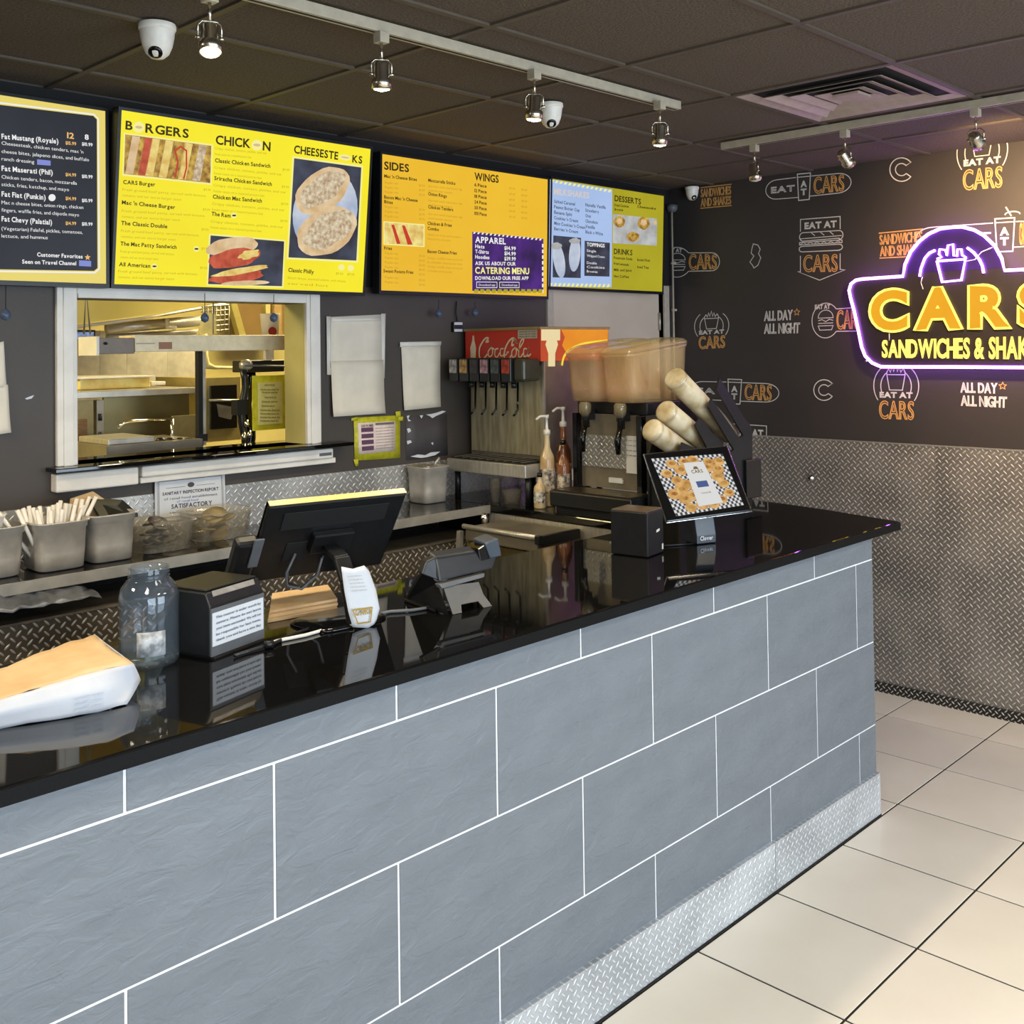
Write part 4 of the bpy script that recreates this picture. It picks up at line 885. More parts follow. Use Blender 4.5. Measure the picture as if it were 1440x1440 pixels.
m = MB(); m.tube([KP(294, 563, 2.68), KP(336, 563, 2.68)], .006); obj('handle', m, M_steel, t)
m = MB(); m.prism([KP(305, 568, 2.7), KP(330, 573, 2.7), KP(325, 590, 2.7), KP(308, 586, 2.7)], (0, .004, 0)); obj('door_glint', m, mat('oven_glint', (110, 106, 100), .3), t)  # grey patch painted on the door glass as a glint
t = thing('mixer_column', 'black column of hoses and chrome fittings between the oven and the yellow sheet', 'equipment', KP(345, 640, 2.3))
for k, (x, w_) in enumerate(((342, .016), (350, .022), (346, .010))):
    m = MB(); m.tube([KP(x+3*math.sin(k+j*.9), 520+j*12, 2.28+.02*k) for j in range(11)], w_, 10); obj('hose', m, (M_black, M_blackg, M_steel)[k], t)
m = kbox(334, 562, 350, 584, 2.24, .05); obj('switch_box', m, M_blackm, t)
m = MB(); m.lathe([(.02, 0), (.03, .01), (.03, .03), (.012, .045)], KP(346, 520, 2.28), 14); obj('motor_cap', m, M_steel, t)
for x, y in ((343, 618), (351, 615), (347, 600)):
    m = MB(); m.lathe([(.009, 0), (.012, .01), (.006, .03)], KP(x, y, 2.24), 10); obj('fitting', m, M_chrome, t)
t = thing('ticket_printer', 'black ticket printer hanging above the yellow framed sheet', 'printer', KP(372, 525, 2.25))
m = kbox(347, 506, 400, 524, 2.26, .12); obj('printer_body', m, M_black, t, bev=.004)
m = MB(); m.tube([KP(345, 514, 2.25), KP(400, 515, 2.25)], .005); obj('rail', m, M_grey, t)
m = kbox(374, 492, 385, 506, 2.25, .02); obj('paper_slip', m, M_paper, t)
t = thing('yellow_taped_sheet', 'white order sheet framed in yellow tape inside the kitchen', 'sign', KP(378, 607, 2.16))
m = kbox(356, 527, 402, 606, 2.18, .006); obj('tape_frame', m, mat('yellow_tape', (216, 206, 40), .5, 0, (190, 178, 30), 30), t)
m = kbox(363, 537, 397, 598, 2.172, .006); obj('sheet', m, mat('sheet_cream', (232, 218, 130), .6), t)
KB = Plane((0, 2.171, 0), (1, 0, 0), (0, 0, 1)); m = MB(); m.flat = True
for k, (x0, x1, y) in enumerate(((372, 386, 543), (366, 392, 549), (368, 390, 553), (372, 388, 560), (368, 390, 566), (368, 386, 572), (366, 393, 578), (366, 392, 583), (366, 393, 588), (366, 391, 593))): ptext(m, KB, 'Kitchen line check list' if k else 'NOTICE', (x0, y), (x1, y), 2.6, 'bold')
obj('sheet_text', m, mat('sheet_ink', (150, 136, 60), .7), t)
t = thing('round_reel', 'white round paper bucket with a red emblem above the food warmer', 'bucket', KP(380, 472, 2.3))
m = MB(); m.lathe([(.036, 0), (.044, .10), (.045, .105)], KP(380, 474, 2.3), 20); obj('bucket', m, M_white, t)
m = MB(); m.flat = True; c = KP(384, 466, 2.25); m.poly([V((c.x+.022*math.cos(a/8*math.pi), 2.254, c.z+.02*math.sin(a/8*math.pi))) for a in range(16)][::1]); obj('emblem', m, mat('emblem_red', (150, 40, 30), .5), t)
t = thing('cream_duct', 'curved cream hose hanging behind the food warmer bar', 'hose', KP(290, 520, 2.6))
m = MB(); m.tube([KP(284, 470, 2.6), KP(285, 500, 2.6), KP(290, 514, 2.6), KP(302, 517, 2.6), KP(335, 517, 2.6)], [.024, .024, .02, .008, .006], 12); obj('hose', m, mat('hose_cream', (226, 208, 140), .5), t)
m = MB(); m.prism([KP(281, 470, 2.62), KP(305, 470, 2.62), KP(303, 442, 2.62), KP(292, 441, 2.62)], (0, .03, 0)); obj('cloth_bundle', m, mat('bundle_cream', (224, 212, 150), .7), t)
t = thing('wire_rack', 'pale wire rack with glassware above the kitchen bar', 'rack', KP(310, 470, 2.7))
for j in range(6):
    m = MB(); m.tube([KP(283, 432+j*7, 2.75), KP(322, 428+j*7, 2.75)], .003, 5); obj('wire', m, M_steel, t)
for j in range(7):
    m = MB(); m.tube([KP(286+j*6, 430, 2.75), KP(286+j*6, 470, 2.75)], .003, 5); obj('wire', m, M_steel, t)
m = MB(); m.prism([KP(322, 418, 2.9), KP(331, 418, 2.9), KP(347, 475, 2.9), KP(338, 475, 2.9)], (0, .04, 0)); tag(obj('diagonal_brace', m, mat('brace_olive', (170, 156, 84), .5)), 'olive diagonal brace in the upper right of the kitchen opening', 'brace')
m = kbox(332, 405, 400, 480, 4.3, .05); tag(obj('kitchen_ceiling_board', m, mat('board_brown', (122, 92, 44), .6, 0, (106, 84, 36), 5)), 'large brown board standing in for the kitchen ceiling at upper right', 'board')  # board added in place of the brown kitchen ceiling
for k, (x0, x1, c) in enumerate(((374, 380, (176, 166, 110)), (384, 396, (128, 104, 60)))):
    m = kbox(x0, 415, x1, 470, 2.9+.1*k, .04); tag(obj('kitchen_post', m, mat('post_%d' % k, c, .5)), ('thin pale upright' if k == 0 else 'broad brown upright')+' behind the bucket in the kitchen', 'post')
t = thing('blue_screen_unit', 'small blue lit kitchen display behind the hanger at the left of the opening', 'screen', KP(120, 500, 3.0))
m = kbox(100, 464, 134, 500, 3.2, .04); obj('screen_case', m, M_black, t)
m = kbox(101, 467, 132, 497, 3.195, .004); obj('screen_face', m, em('kitchen_display', (140, 160, 200), .9, (70, 76, 110), 25), t)
m = kbox(115, 477, 137, 500, 2.3, .12); tag(obj('metal_bin', m, mat('bin_olive', (128, 112, 60), .4, .4)), 'small olive metal box beside the warmer bar control end', 'box')
m = MB(); m.box(1.36, 5.4, 3.6, 3.7, 0, 2.6) if 0 else None

# ================================================================ things on the menu wall
WP = lambda x0, y0, x1, y1, d0, d1: (lambda a, b_: MB().box(a.x, b_.x, DY-d1, DY-d0, a.z, b_.z))(at(x0, y1, 'y', DY), at(x1, y0, 'y', DY))
def sheet(q, d, mt, name, label, cat, curl=0.0, parent=None, thick=.0012, rows=8):
    pl = Plane((0, DY-d, 0), (1, 0, 0), (0, 0, 1)); c = [V(pl.loc(*k)) for k in q]; m = MB(); vs = []
    for i in range(rows+1):
        v_ = i/rows
        for j in range(5):
            u_ = j/4; p = (c[0]*(1-u_)+c[1]*u_)*(1-v_)+(c[3]*(1-u_)+c[2]*u_)*v_
            vs.append(pl.P(p.x, p.y, curl*v_*v_+.0015*math.sin(u_*7+v_*5)))
    m.add(vs, [[i*5+j, (i+1)*5+j, (i+1)*5+j+1, i*5+j+1] for i in range(rows) for j in range(4)], True)
    o = obj(name, m, mt, parent, solid=thick)
    if label: tag(o, label, cat)
    return o
t = thing('paper_pad', 'two overlapping blank cream sheets taped high beside the kitchen opening', 'paper', at(500, 586, 'y', DY-.01))
sheet([(459, 446), (541, 442), (540, 531), (460, 527)], .006, M_paper, 'upper_sheet', None, None, .004, t)
sheet([(465, 508), (539, 506), (540, 581), (467, 586)], .012, M_paperw if 0 else M_paper, 'lower_sheet', None, None, .012, t)
for q in ([(459, 445), (465, 445), (465, 527), (460, 527)], [(536, 441), (542, 441), (541, 532), (537, 532)], [(466, 448), (535, 446), (535, 451), (466, 453)]): sheet(q, .0085, M_white, 'tape_strip', None, None, 0, t, .0008, 2)
t = thing('narrow_paper_sheet', 'narrow blank cream sheet with a folded top, right of the two overlapping sheets', 'paper', at(592, 577, 'y', DY-.01))
sheet([(564, 484), (619, 484), (618, 572), (567, 577)], .006, M_paper, 'sheet', None, None, .01, t); sheet([(562.5, 481), (620.5, 480), (620, 486), (562.5, 488)], .010, M_white, 'folded_top', None, None, 0, t, .002, 2)
sheet([(-6, 483), (5, 480), (9, 545), (-6, 545)], .006, M_paper, 'paper_sheet', 'cream sheet with torn edge taped to the wall at the far left', 'paper', .004)
sheet([(-8, 541), (11, 541), (14, 608), (-8, 611)], .010, M_paper, 'paper_sheet', 'lower cream sheet hanging below the torn sheet at the far left', 'paper', .012)
t = thing('taped_notice', 'small purple and white notice framed in yellow tape on the dark wall', 'notice', at(530, 652, 'y', DY-.01))
M_tape = mat('tape_yellow_green', (196, 190, 44), .5, 0, (168, 162, 34), 40)
sheet([(497, 587), (562, 584), (563, 644), (499, 648)], .004, M_tape, 'tape_backing', None, None, 0, t, .0015, 3)
sheet([(503, 595), (556, 592), (556, 634), (505, 639)], .0062, mat('notice_pink_white', (226, 206, 196), .6), 'notice_sheet', None, None, 0, t, .0006, 3)
for q in ([(494, 588), (503, 586), (503, 591), (494, 592)], [(556, 579), (563, 578), (564, 586), (557, 588)], [(497, 646), (504, 645), (504, 655), (500, 656)], [(560, 586), (567, 586), (567, 592), (560, 592)]): sheet(q, .0066, M_tape, 'tape_end', None, None, 0, t, .0006, 2)
NP = Plane((0, DY-.0072, 0), (1, 0, 0), (0, 0, 1)); m = MB(); m.flat = True
q = Quad(NP, (503, 595), (556, 592), (556, 634), (505, 639))
for k in range(4): q.poly(m, [(.08, .70-k*.2), (.40, .70-k*.2), (.40, .84-k*.2), (.08, .84-k*.2)])
obj('purple_blocks', m, mat('notice_purple', (96, 60, 84), .6), t)
m = MB(); m.flat = True; q.poly(m, [(.46, .9), (.96, .9), (.96, .97), (.46, .97)]); q.text(m, 'OUR PROMISE', .08, .40, .86, .94, 'bold')
for k in range(8): q.text(m, 'served hot and made fresh', .46, .94, .78-k*.095, .82-k*.095)
obj('notice_text', m, mat('notice_ink', (110, 96, 92), .7), t)
# chipped paint patch
t = thing('bare_patch', 'charcoal patch with torn white paper remnants along its edges', 'torn paper', at(600, 650, 'y', DY-.005))
sheet([(571, 586), (628, 582), (630, 640), (571, 648)], .002, mat('patch_charcoal', (70, 66, 68), .6, 0, (64, 60, 62), 20), 'patch', None, None, 0, t, .001, 2)
PP = Plane((0, DY-.004, 0), (1, 0, 0), (0, 0, 1)); random.seed(3)
def shred(pts):
    m = MB(); m.prism([PP.P(*PP.loc(*k), 0) for k in pts], PP.n*.001); obj('torn_remnant', m, M_paperw, t)
shred([(599, 583), (607, 582), (615, 580), (622, 577.5), (627, 578.5), (620, 582), (613, 585), (608, 588), (604, 585)]); shred([(590, 584), (595, 584), (592.5, 588.5)])
shred([(572, 585), (576, 584), (574, 589), (578, 592), (574, 592.5)]); shred([(572, 603), (576, 602), (578, 606), (574, 609)]); shred([(572, 620), (577, 619), (579, 622), (573, 625)])
shred([(577, 642), (588, 639), (598, 640), (606, 636), (619, 635), (612, 640), (600, 643), (592, 644)]); shred([(606, 623), (609, 622), (609, 626)])
m = MB(); c = at(105/3, 541/3+380, 'y', DY-.002); m.prism([c, c+V((.016, 0, .006)), c+V((.030, 0, .010)), c+V((.022, 0, -.001)), c+V((.006, 0, -.004))], (0, -.001, 0)); tag(obj('paint_chip', m, M_paperw), 'small white paint chip on the wall left of the kitchen opening', 'chip')
# hanging tags on hooks
M_tag = mat('tag_blue_grey', (84, 100, 124), .35, 0, (60, 72, 92), 60)
for (x, y0, y1, l) in ((8, 402, 443, 'patterned blue tag hanging at the far left under the charcoal menu'), (288, 412, 447, 'blue tag hanging in the middle of the kitchen opening'), (385, 414, 447, 'blue tag hanging at the right of the kitchen opening'), (617, 422, 441, 'oval glass tag hanging under the orange menu'), (668, 424, 440, 'small dark blue tag hanging above the soda fountain')):
    Y = DY-.06; a = at(x, y0, 'y', Y); c = at(x, y1, 'y', Y); t = thing('hanging_tag', l, 'tag', c-V((0, 0, .018)))
    m = MB(); m.tube([a, c+V((0, 0, .012))], .0014, 5); obj('cord', m, M_blackm, t)
    m = MB(); m.lathe([(.0005, -.018), (.012, -.012), (.016, 0), (.012, .01), (.005, .018), (.0005, .02)], c, 12); obj('charm', m, M_tag, t)
t = thing('wall_sensor', 'small black and white wall plug with a cable from the orange menu', 'plug', at(640, 466, 'y', DY-.02))
m = WP(634, 453, 646, 467, .0, .022); obj('plug_body', m, M_black, t, bev=.002)
m = WP(634, 453.5, 645, 457, .0222, .026); obj('plug_band', m, M_paperw, t); m = WP(634, 463, 645, 466.5, .0222, .026); obj('plug_band', m, M_paperw, t)
m = MB(); m.tube([at(642, 424, 'y', DY-.012), at(641, 440, 'y', DY-.012), at(643, 452, 'y', DY-.012)], .003, 6); obj('cable', m, M_blackm, t)
# certificate
CP = Plane((0, DY-.016, 0), (1, 0, 0), (0, 0, 1)); t = thing('certificate', 'white inspection certificate reading satisfactory, standing against the tread plate', 'certificate', at(267, 725, 'y', DY-.02))
m = MB(); m.prism([CP.P(*CP.loc(*k), -.004) for k in ((218.5, 734), (318, 724), (316, 664), (218, 674))], CP.n*.003); obj('sheet', m, M_paperw, t)
q = Quad(CP, (218, 674), (316, 664), (318, 724), (218.5, 734)); m = MB(); m.flat = True
q.line(m, [(.05, .08), (.95, .08), (.95, .93), (.05, .93)], .002, True, 0); q.line(m, [(.03, .05), (.97, .05), (.97, .96), (.03, .96)], .0012, True, 0)
q.text(m, 'SANITARY INSPECTION REPORT', .10, .90, .60, .67, 'bold', 0); q.text(m, 'of retail food establishment', .12, .88, .48, .54, 'reg', 0); q.text(m, 'SATISFACTORY', .22, .80, .27, .37, 'bold', 0); q.text(m, 'Health Department', .2, .8, .16, .20, 'reg', 0)
q.poly(m, arc(.5, .79, .05, .06, 0, 350, 10), 0); q.line(m, [(.15, .76), (.42, .76)], .0012, False, 0); q.line(m, [(.58, .76), (.85, .76)], .0012, False, 0)
obj('certificate_print', m, M_inkb, t)
m = MB(); m.flat = True; q.text(m, 'of retail food', .3, .6, .40, .455, 'reg', 0); obj('written_line', m, mat('blue_ink', (60, 110, 180), .6), t)

# ================================================================ on the back counter shelf
def superrect(cx, cy, hx, hy, z, n=24, p=5):
    out = []
    for k in range(n):
        a = 2*math.pi*(k+.5)/n; c, s_ = math.cos(a), math.sin(a)
        out.append(V((cx+hx*math.copysign(abs(c)**(2/p), c), cy+hy*math.copysign(abs(s_)**(2/p), s_), z)))
    return out
def loft(m, rings, cap0=True, cap1=True, smooth=True):
    n = len(rings[0]); vs = [p for r_ in rings for p in r_]; fs = []
    for i in range(len(rings)-1):
        for k in range(n): fs.append([i*n+k, i*n+(k+1) % n, (i+1)*n+(k+1) % n, (i+1)*n+k])
    if cap0: fs.append(list(range(n))[::-1])
    if cap1: fs.append([(len(rings)-1)*n+k for k in range(n)])
    return m.add(vs, fs, smooth)
def pan(cx, cy, hx, hy, h, label, mt=None, z=ZT, rot=0, name='steel_pan', cat='pan', group=None, rim=.006):
    t = thing(name, label, cat, (cx, cy, z), group); mt = mt or M_pan
    m = MB(); S = lambda f, zz: superrect(cx, cy, hx*f, hy*f, zz)
    loft(m, [S(.78, z), S(.86, z+.004), S(.90, z+h*.35), S(.94, z+h*.86), S(.985, z+h*.88), S(.99, z+h*.97), S(1.05, z+h), S(1.05, z+h+.003), S(.95, z+h+.003), S(.90, z+h*.85), S(.86, z+h*.35), S(.82, z+.010)], True, True)
    obj('pan_body', m, mt, t); return t
gp = 'steel bain-marie pans on the back counter'
pan(.025, 1.62, .105, .085, .150, 'leftmost steel pan holding a white tub and lids', rim=.006)
m = MB(); m.lathe([(.05, 0), (.062, .05), (.066, .055), (.064, .058), (.0005, .05)], (.02, 1.61, ZT+.13), 20, cap=False); tag(obj('white_tub', m, M_white), 'white tub sitting in the leftmost steel pan', 'tub')
pan(.230, 1.60, .085, .090, .148, 'steel pan full of paper wrapped straws')
pan(.397, 1.61, .080, .090, .150, 'steel pan with folded brown paper, between the straws and the clear tubs')
pan(1.915, 1.735, .075, .072, .155, 'steel pan standing alone beside the soda fountain tray')
m = MB(); m.tube([(1.96, 1.77, ZT+.10), (1.985, 1.76, ZT+.165), (2.0, 1.75, ZT+.185)], .006); tag(obj('tongs', m, M_steel), 'metal tongs leaning in the lone steel pan', 'tongs')
m = MB(); m.box(1.845, 1.93, 1.68, 1.79, ZT+.156, ZT+.163); tag(obj('pan_lid', m, M_plas, bev=.002), 'clear lid resting on the lone steel pan', 'lid')
M_straw = mat('straw_paper', (236, 230, 218), .7, 0, (226, 218, 204), 9)
random.seed(11); s0 = None
for k in range(30):
    u_ = (k+.5)/30; bx = .165+.125*u_+random.uniform(-.006, .006); by = 1.55+random.uniform(0, .10); lean = (u_-.5)*.16+random.uniform(-.02, .02)-(.05 if k < 4 else 0); h_ = random.uniform(.155, .18)
    m = MB(); m.tube([(bx, by, ZT+.03), (bx+lean, by-.01+random.uniform(-.02, .03), ZT+.02+h_+random.uniform(0, .012))], .0065, 6)
    tag(obj('paper_straw', m, M_straw), ('paper wrapped straw leaning left in the left half of the straw pan' if lean < -.03 else 'paper wrapped straw leaning right in the right half of the straw pan' if lean > .03 else 'nearly upright paper wrapped straw in the middle of the straw pan'), 'straw', 'paper wrapped straws in the steel pan')
m = MB(); m.prism([(.30, 1.655, ZT+.06), (.42, 1.66, ZT+.06), (.425, 1.665, ZT+.185), (.385, 1.66, ZT+.215), (.31, 1.655, ZT+.20)], (0, .012, 0)); tag(obj('brown_napkins', m, M_kraft), 'folded brown napkins upright behind the straws', 'napkins')
m = MB(); m.prism([(.37, 1.56, ZT+.12), (.37, 1.67, ZT+.19), (.49, 1.67, ZT+.165), (.49, 1.56, ZT+.13)], (0, 0, .01)); tag(obj('black_box_lid', m, M_black), 'black lid leaning in the third steel pan', 'lid')
def tub(cx, cy, hx, hy, h, label, fill, n):
    t = thing('clear_tub', label, 'tub', (cx, cy, ZT)); z = ZT; m = MB(); S = lambda f, zz: superrect(cx, cy, hx*f, hy*f, zz, 24, 4)
    loft(m, [S(.82, z), S(.84, z+.002), S(.95, z+h*.86), S(1.04, z+h*.88), S(1.04, z+h*.93), S(1.0, z+h*.94), S(.92, z+h*.86), S(.80, z+.006)], True, True); obj('tub_body', m, M_plas, t)
    random.seed(int(cx*100))
    for k in range(n):
        a = random.uniform(0, 6.28); r_ = random.uniform(0, .5); px_, py_ = cx+hx*r_*math.cos(a), cy+hy*.7*r_*math.sin(a)
        m = MB(); zz = z+.012+h*.8*k/n; ax = V((random.uniform(-.5, .5), random.uniform(-.5, .5), 1))
        m.lathe([(.0005, 0), (.030, 0), (.034, .004), (.034, .007), (.0005, .007)], (px_, py_, zz), 14, ax, cap=False); tag(obj('loose_lid', m, fill), ('smoky round cup lid loose in the clear tub nearer the straws' if fill is M_lid else 'yellowish round cup lid loose in the clear tub behind the monitor'), 'lid', 'cup lids in the clear tubs on the back counter')
M_lid = mat('smoky_lid', (170, 158, 140), .25, 0, (90, 80, 70), 30, trans=.4)
tub(.600, 1.64, .112, .105, .105, 'clear plastic tub full of smoky lids right of the steel pans', M_lid, 12)
tub(.845, 1.68, .120, .10, .108, 'clear plastic tub with yellowish sauce cups near the monitor', mat('yellow_cup', (206, 184, 130), .35, 0, (170, 150, 100), 20, trans=.3), 9)
# floppy sheet hanging from the low shelf
t = thing('silver_bag', 'crumpled grey foil bag poking out from the low shelf at left', 'bag', (.0, 1.45, ZT-.15))
m = MB(); vs = []; nx_ = 12
Q4 = [at(-30, 836, 'y', 1.47), at(115, 820, 'y', 1.47), at(141, 838, 'y', 1.40), at(-30, 868, 'y', 1.40)]
for i in range(6):
    for j in range(nx_+1):
        u_, v_ = j/nx_, i/5; p = (Q4[0]*(1-u_)+Q4[1]*u_)*(1-v_)+(Q4[3]*(1-u_)+Q4[2]*u_)*v_
        vs.append(p+V((0, .012*math.sin(j*2.1+i), .006*math.sin(j*3.3+i*1.7))))
m.add(vs, [[i*(nx_+1)+j, (i+1)*(nx_+1)+j, (i+1)*(nx_+1)+j+1, i*(nx_+1)+j+1] for i in range(5) for j in range(nx_)], True); obj('foil', m, mat('foil_grey', (112, 116, 124), .35, .5, (80, 84, 92), 25, .3, 40), t, solid=.002)
# ================================================================ soda fountain
t = thing('soda_fountain', 'red topped soda fountain with steel back and six black valves', 'soda machine', (2.4, 1.54, ZT))
mx, y0, y1, xb = 2.2, 1.312, 1.785, 2.66
M_red = mat('sign_red', (186, 52, 34), .35, 0, (172, 44, 28), 4); M_redl = em('lit_red_panel', (206, 92, 52), .9, (190, 74, 40), 3); M_or = em('lit_orange_panel', (240, 158, 40), .95, (232, 140, 30), 4)
M_creamw = mat('script_cream', (224, 204, 168), .5)
zt, zm = 1.822, 1.672
m = MB(); m.box(mx+.004, xb, y0, y1, zm, zt-.012); obj('top_housing', m, M_black, t)
m = MB(); m.box(mx-.006, xb+.01, y0-.008, y1+.008, zt-.012, zt); obj('top_trim', m, mat('trim_brass', (150, 132, 84), .4, .4), t, bev=.002)
m = MB(); m.box(mx, mx+.0035, y0, y1, zm, zt-.012); obj('front_sign', m, M_red, t)
m = MB(); m.box(mx, xb, y0-.004, y0-.0005, zm, zt-.012); obj('side_sign', m, M_redl, t)
FP = Plane((mx-.001, 0, 0), (0, -1, 0), (0, 0, 1)); SP = Plane((0, y0-.0045, 0), (1, 0, 0), (0, 0, 1))
# script lettering as ribbon strokes
q = Quad(FP, (655, 466), (759, 462), (759, 519), (655, 518)); m = MB(); m.flat = True
def sc(pts, w): q.line(m, pts, w, False, .0006)
def spl(pts, n=6):
    out = []; P_ = [pts[0]]+pts+[pts[-1]]
    for i in range(1, len(P_)-2):
        for k in range(n):
            t_ = k/n; a, b_, c, d = [V(P_[i+j-1]) for j in range(4)]
            out.append(tuple(.5*((2*b_)+(c-a)*t_+(2*a-5*b_+4*c-d)*t_*t_+(3*b_-a-3*c+d)*t_**3)))
    return out+[tuple(pts[-1])]
sc(spl([(.33, .72), (.29, .70), (.32, .80), (.27, .78), (.20, .55), (.20, .30), (.25, .26), (.31, .38)]), .008)
sc(spl([(.36, .55), (.32, .45), (.33, .32), (.37, .35), (.38, .48), (.36, .55), (.41, .50)]), .006)
sc(spl([(.46, .52), (.42, .50), (.41, .36), (.44, .30), (.48, .42)]), .006)
sc(spl([(.53, .52), (.49, .50), (.49, .34), (.53, .36), (.55, .54), (.54, .34), (.58, .40)]), .006)
sc([(.57, .42), (.60, .43)], .006)
sc(spl([(.67, .62), (.64, .60), (.66, .75), (.71, .66), (.66, .78), (.60, .70), (.55, .50), (.54, .28), (.59, .24), (.64, .36)]), .008)
sc(spl([(.68, .54), (.64, .44), (.65, .30), (.69, .34), (.70, .46), (.68, .54), (.72, .48)]), .006)
sc(spl([(.72, .45), (.79, .68), (.79, .76), (.75, .66), (.73, .36), (.75, .29), (.79, .40)]), .006)
sc(spl([(.84, .50), (.80, .50), (.80, .32), (.84, .35), (.86, .52), (.85, .32), (.89, .38)]), .006)
sc(spl([(.26, .27), (.33, .20), (.40, .26), (.47, .24)]), .005)
obj('script_lettering', m, M_creamw, t)
m = MB(); m.flat = True
q.poly(m, [(.07, .02), (.145, .02), (.145, .42), (.15, .55), (.125, .75), (.12, .88), (.10, .88), (.095, .75), (.065, .55), (.07, .42)], .0006)
obj('bottle_print', m, M_creamw, t)
m = MB(); m.flat = True; q.poly(m, [(.72, .76), (.97, .76), (.97, 1), (.72, 1)], .0008); obj('notice_print', m, mat('notice_beige', (170, 160, 140), .6), t)
m = MB(); m.flat = True
for k in range(3): q.text(m, 'Please ask for refills', .74, .95, .92-k*.06, .95-k*.06, 'bold', .0012)
obj('notice_text', m, M_inkb, t)
q2 = Quad(SP, (761, 463), (855, 462), (853, 519), (761, 520)); m = MB(); m.flat = True
q2.poly(m, [(.28, 1), (1, 1), (1, .72), (.55, .60), (.36, .42), (.30, .6), (.34, .80)], .0004); obj('swoosh_print', m, M_or, t)
m = MB(); m.flat = True; q2.line(m, spl([(1, .70), (.60, .62), (.36, .40), (.30, .1)]), .012, False, .0007); obj('swoosh_line', m, em('lit_yellow_line', (244, 214, 70), 1), t)
m = MB(); m.flat = True; q2.poly(m, [(.10, .08), (.20, .08), (.20, .40), (.24, .62), (.20, .88), (.10, .88), (.06, .62), (.10, .40)], .0006); q2.poly(m, [(.0, .72), (.27, .72), (.27, 1), (.0, 1)], .0005); obj('side_print', m, em('lit_cream', (244, 224, 170), .9), t)
m = MB(); m.box(mx+.03, xb, y0, y1, ZT+.13, zm-.0005); obj('cabinet', m, M_steeld, t)
m = MB(); m.box(mx+.022, mx+.029, y0+.012, y1-.01, ZT+.20, zm-.02); obj('steel_back', m, mat('warm_steel', (186, 176, 146), .36, .6, (150, 140, 112), 6, aniso=(1, 8, 1)), t)
m = MB(); m.box(mx+.02, mx+.032, y0, y0+.012, ZT+.13, zm); obj('corner_post', m, M_steel, t)
# tray
m = MB(); m.box(2.055, mx+.03, 1.275, 1.765, ZT+.122, ZT+.178); obj('tray', m, M_steel, t, bev=.004)
m = MB(); m.box(2.07, mx+.02, 1.29, 1.75, ZT+.1785, ZT+.184); obj('tray_grille', m, M_blackm, t)
for k in range(9):
    m = MB(); yy_ = 1.31+k*.052; m.box(2.072, mx+.018, yy_, yy_+.006, ZT+.1842, ZT+.187); obj('grille_bar', m, M_steeld, t)
for (a, c) in ((2.10, 1.30), (2.10, 1.74), (2.62, 1.34), (2.62, 1.76)):
    m = MB(); m.tube([(a, c, ZT+.0005), (a, c, ZT+.128)], .014, 10); obj('machine_leg', m, M_black, t)
# valves
cols = [(188, 180, 172), (206, 160, 90), (64, 58, 60), (196, 150, 160), (84, 96, 96), (196, 66, 44)]
for k in range(6):
    yc = 1.735-k*.0665; xf = 2.075
    m = MB(); m.box(xf, mx-.004, yc-.028, yc+.028, zm-.088, zm+.016); v_ = obj('valve', m, M_black, t, bev=.004)
    m = MB(); m.prism([(xf-.001, yc-.023, zm-.050), (xf-.001, yc+.023, zm-.050), (xf-.001, yc+.023, zm+.010), (xf-.001, yc-.023, zm+.010)], (-.002, 0, 0)); lab(obj('flavour_card', m, mat('flavour_card_%d' % k, cols[k], .4, 0, tuple(int(c*.55) for c in cols[k]), 45), v_), ('pale', 'amber', 'dark', 'pink', 'green grey', 'red')[k]+' flavour card')
    if k:
        m = MB(); m.tube([(xf+.05, yc, zm-.09), (xf+.05, yc, zm-.115)], .012, 10); obj('nozzle', m, M_black, v_)
        m = MB(); m.tube([(xf+.075, yc, zm-.09), (xf+.072, yc, zm-.21), (xf+.045, yc+.0, zm-.235)], .005, 6); obj('lever', m, M_blackg, v_)
m = MB(); m.box(2.09, mx-.002, y0+.0, 1.374, zm-.085, zm+.012); obj('blank_module', m, mat('olive_black', (54, 54, 42), .35), t, bev=.012)
# cups below tray
for (x, y, r_, h, l) in ((2.10, 1.50, .028, .10, 'clear cup standing under the soda tray'), (2.11, 1.41, .045, .055, 'wide clear bowl under the soda tray')):
    m = MB(); m.lathe([(.0005, 0), (r_*.75, 0), (r_, h), (r_+.003, h+.002), (r_-.003, h), (r_*.72, .004), (.0005, .004)], (x, y, ZT+.0005), 18, cap=False); tag(obj('plastic_cup', m, M_plas), l, 'cup')
# bottles beside the machine (syrup pumps)
def bottle(x, y, r_, h, mt, label, pump=True, lbl=None, cat='bottle'):
    t = thing('pump_bottle' if pump else 'syrup_bottle', label, cat, (x, y, ZT)); z = ZT+.0005
    m = MB(); m.lathe([(.0005, 0), (r_*.92, 0), (r_, .006), (r_, h*.62), (r_*.9, h*.70), (r_*.42, h*.82), (r_*.36, h*.98), (r_*.40, h), (.0005, h)], (x, y, z), 20, cap=False); obj('glass_body', m, mt, t)
    m = MB(); m.lathe([(r_*1.01, h*.18), (r_*1.015, h*.19), (r_*1.015, h*.52), (r_*1.01, h*.53)], (x, y, z), 20, cap=False); m.flat = True; obj('paper_label', m, lbl or M_paper, t)
    if pump:
        m = MB(); m.lathe([(r_*.46, h), (r_*.46, h+.02), (r_*.2, h+.024), (r_*.16, h+.07), (r_*.3, h+.072), (r_*.3, h+.085)], (x, y, z), 14); m.tube([(x, y, z+h+.078), (x-.025, y+.012, z+h+.080), (x-.045, y+.02, z+h+.066)], .0055, 8); obj('pump', m, M_white, t)
    else:
        m = MB(); m.lathe([(r_*.44, h), (r_*.44, h+.018)], (x, y, z), 12); obj('bottle_cap', m, M_blackg, t)
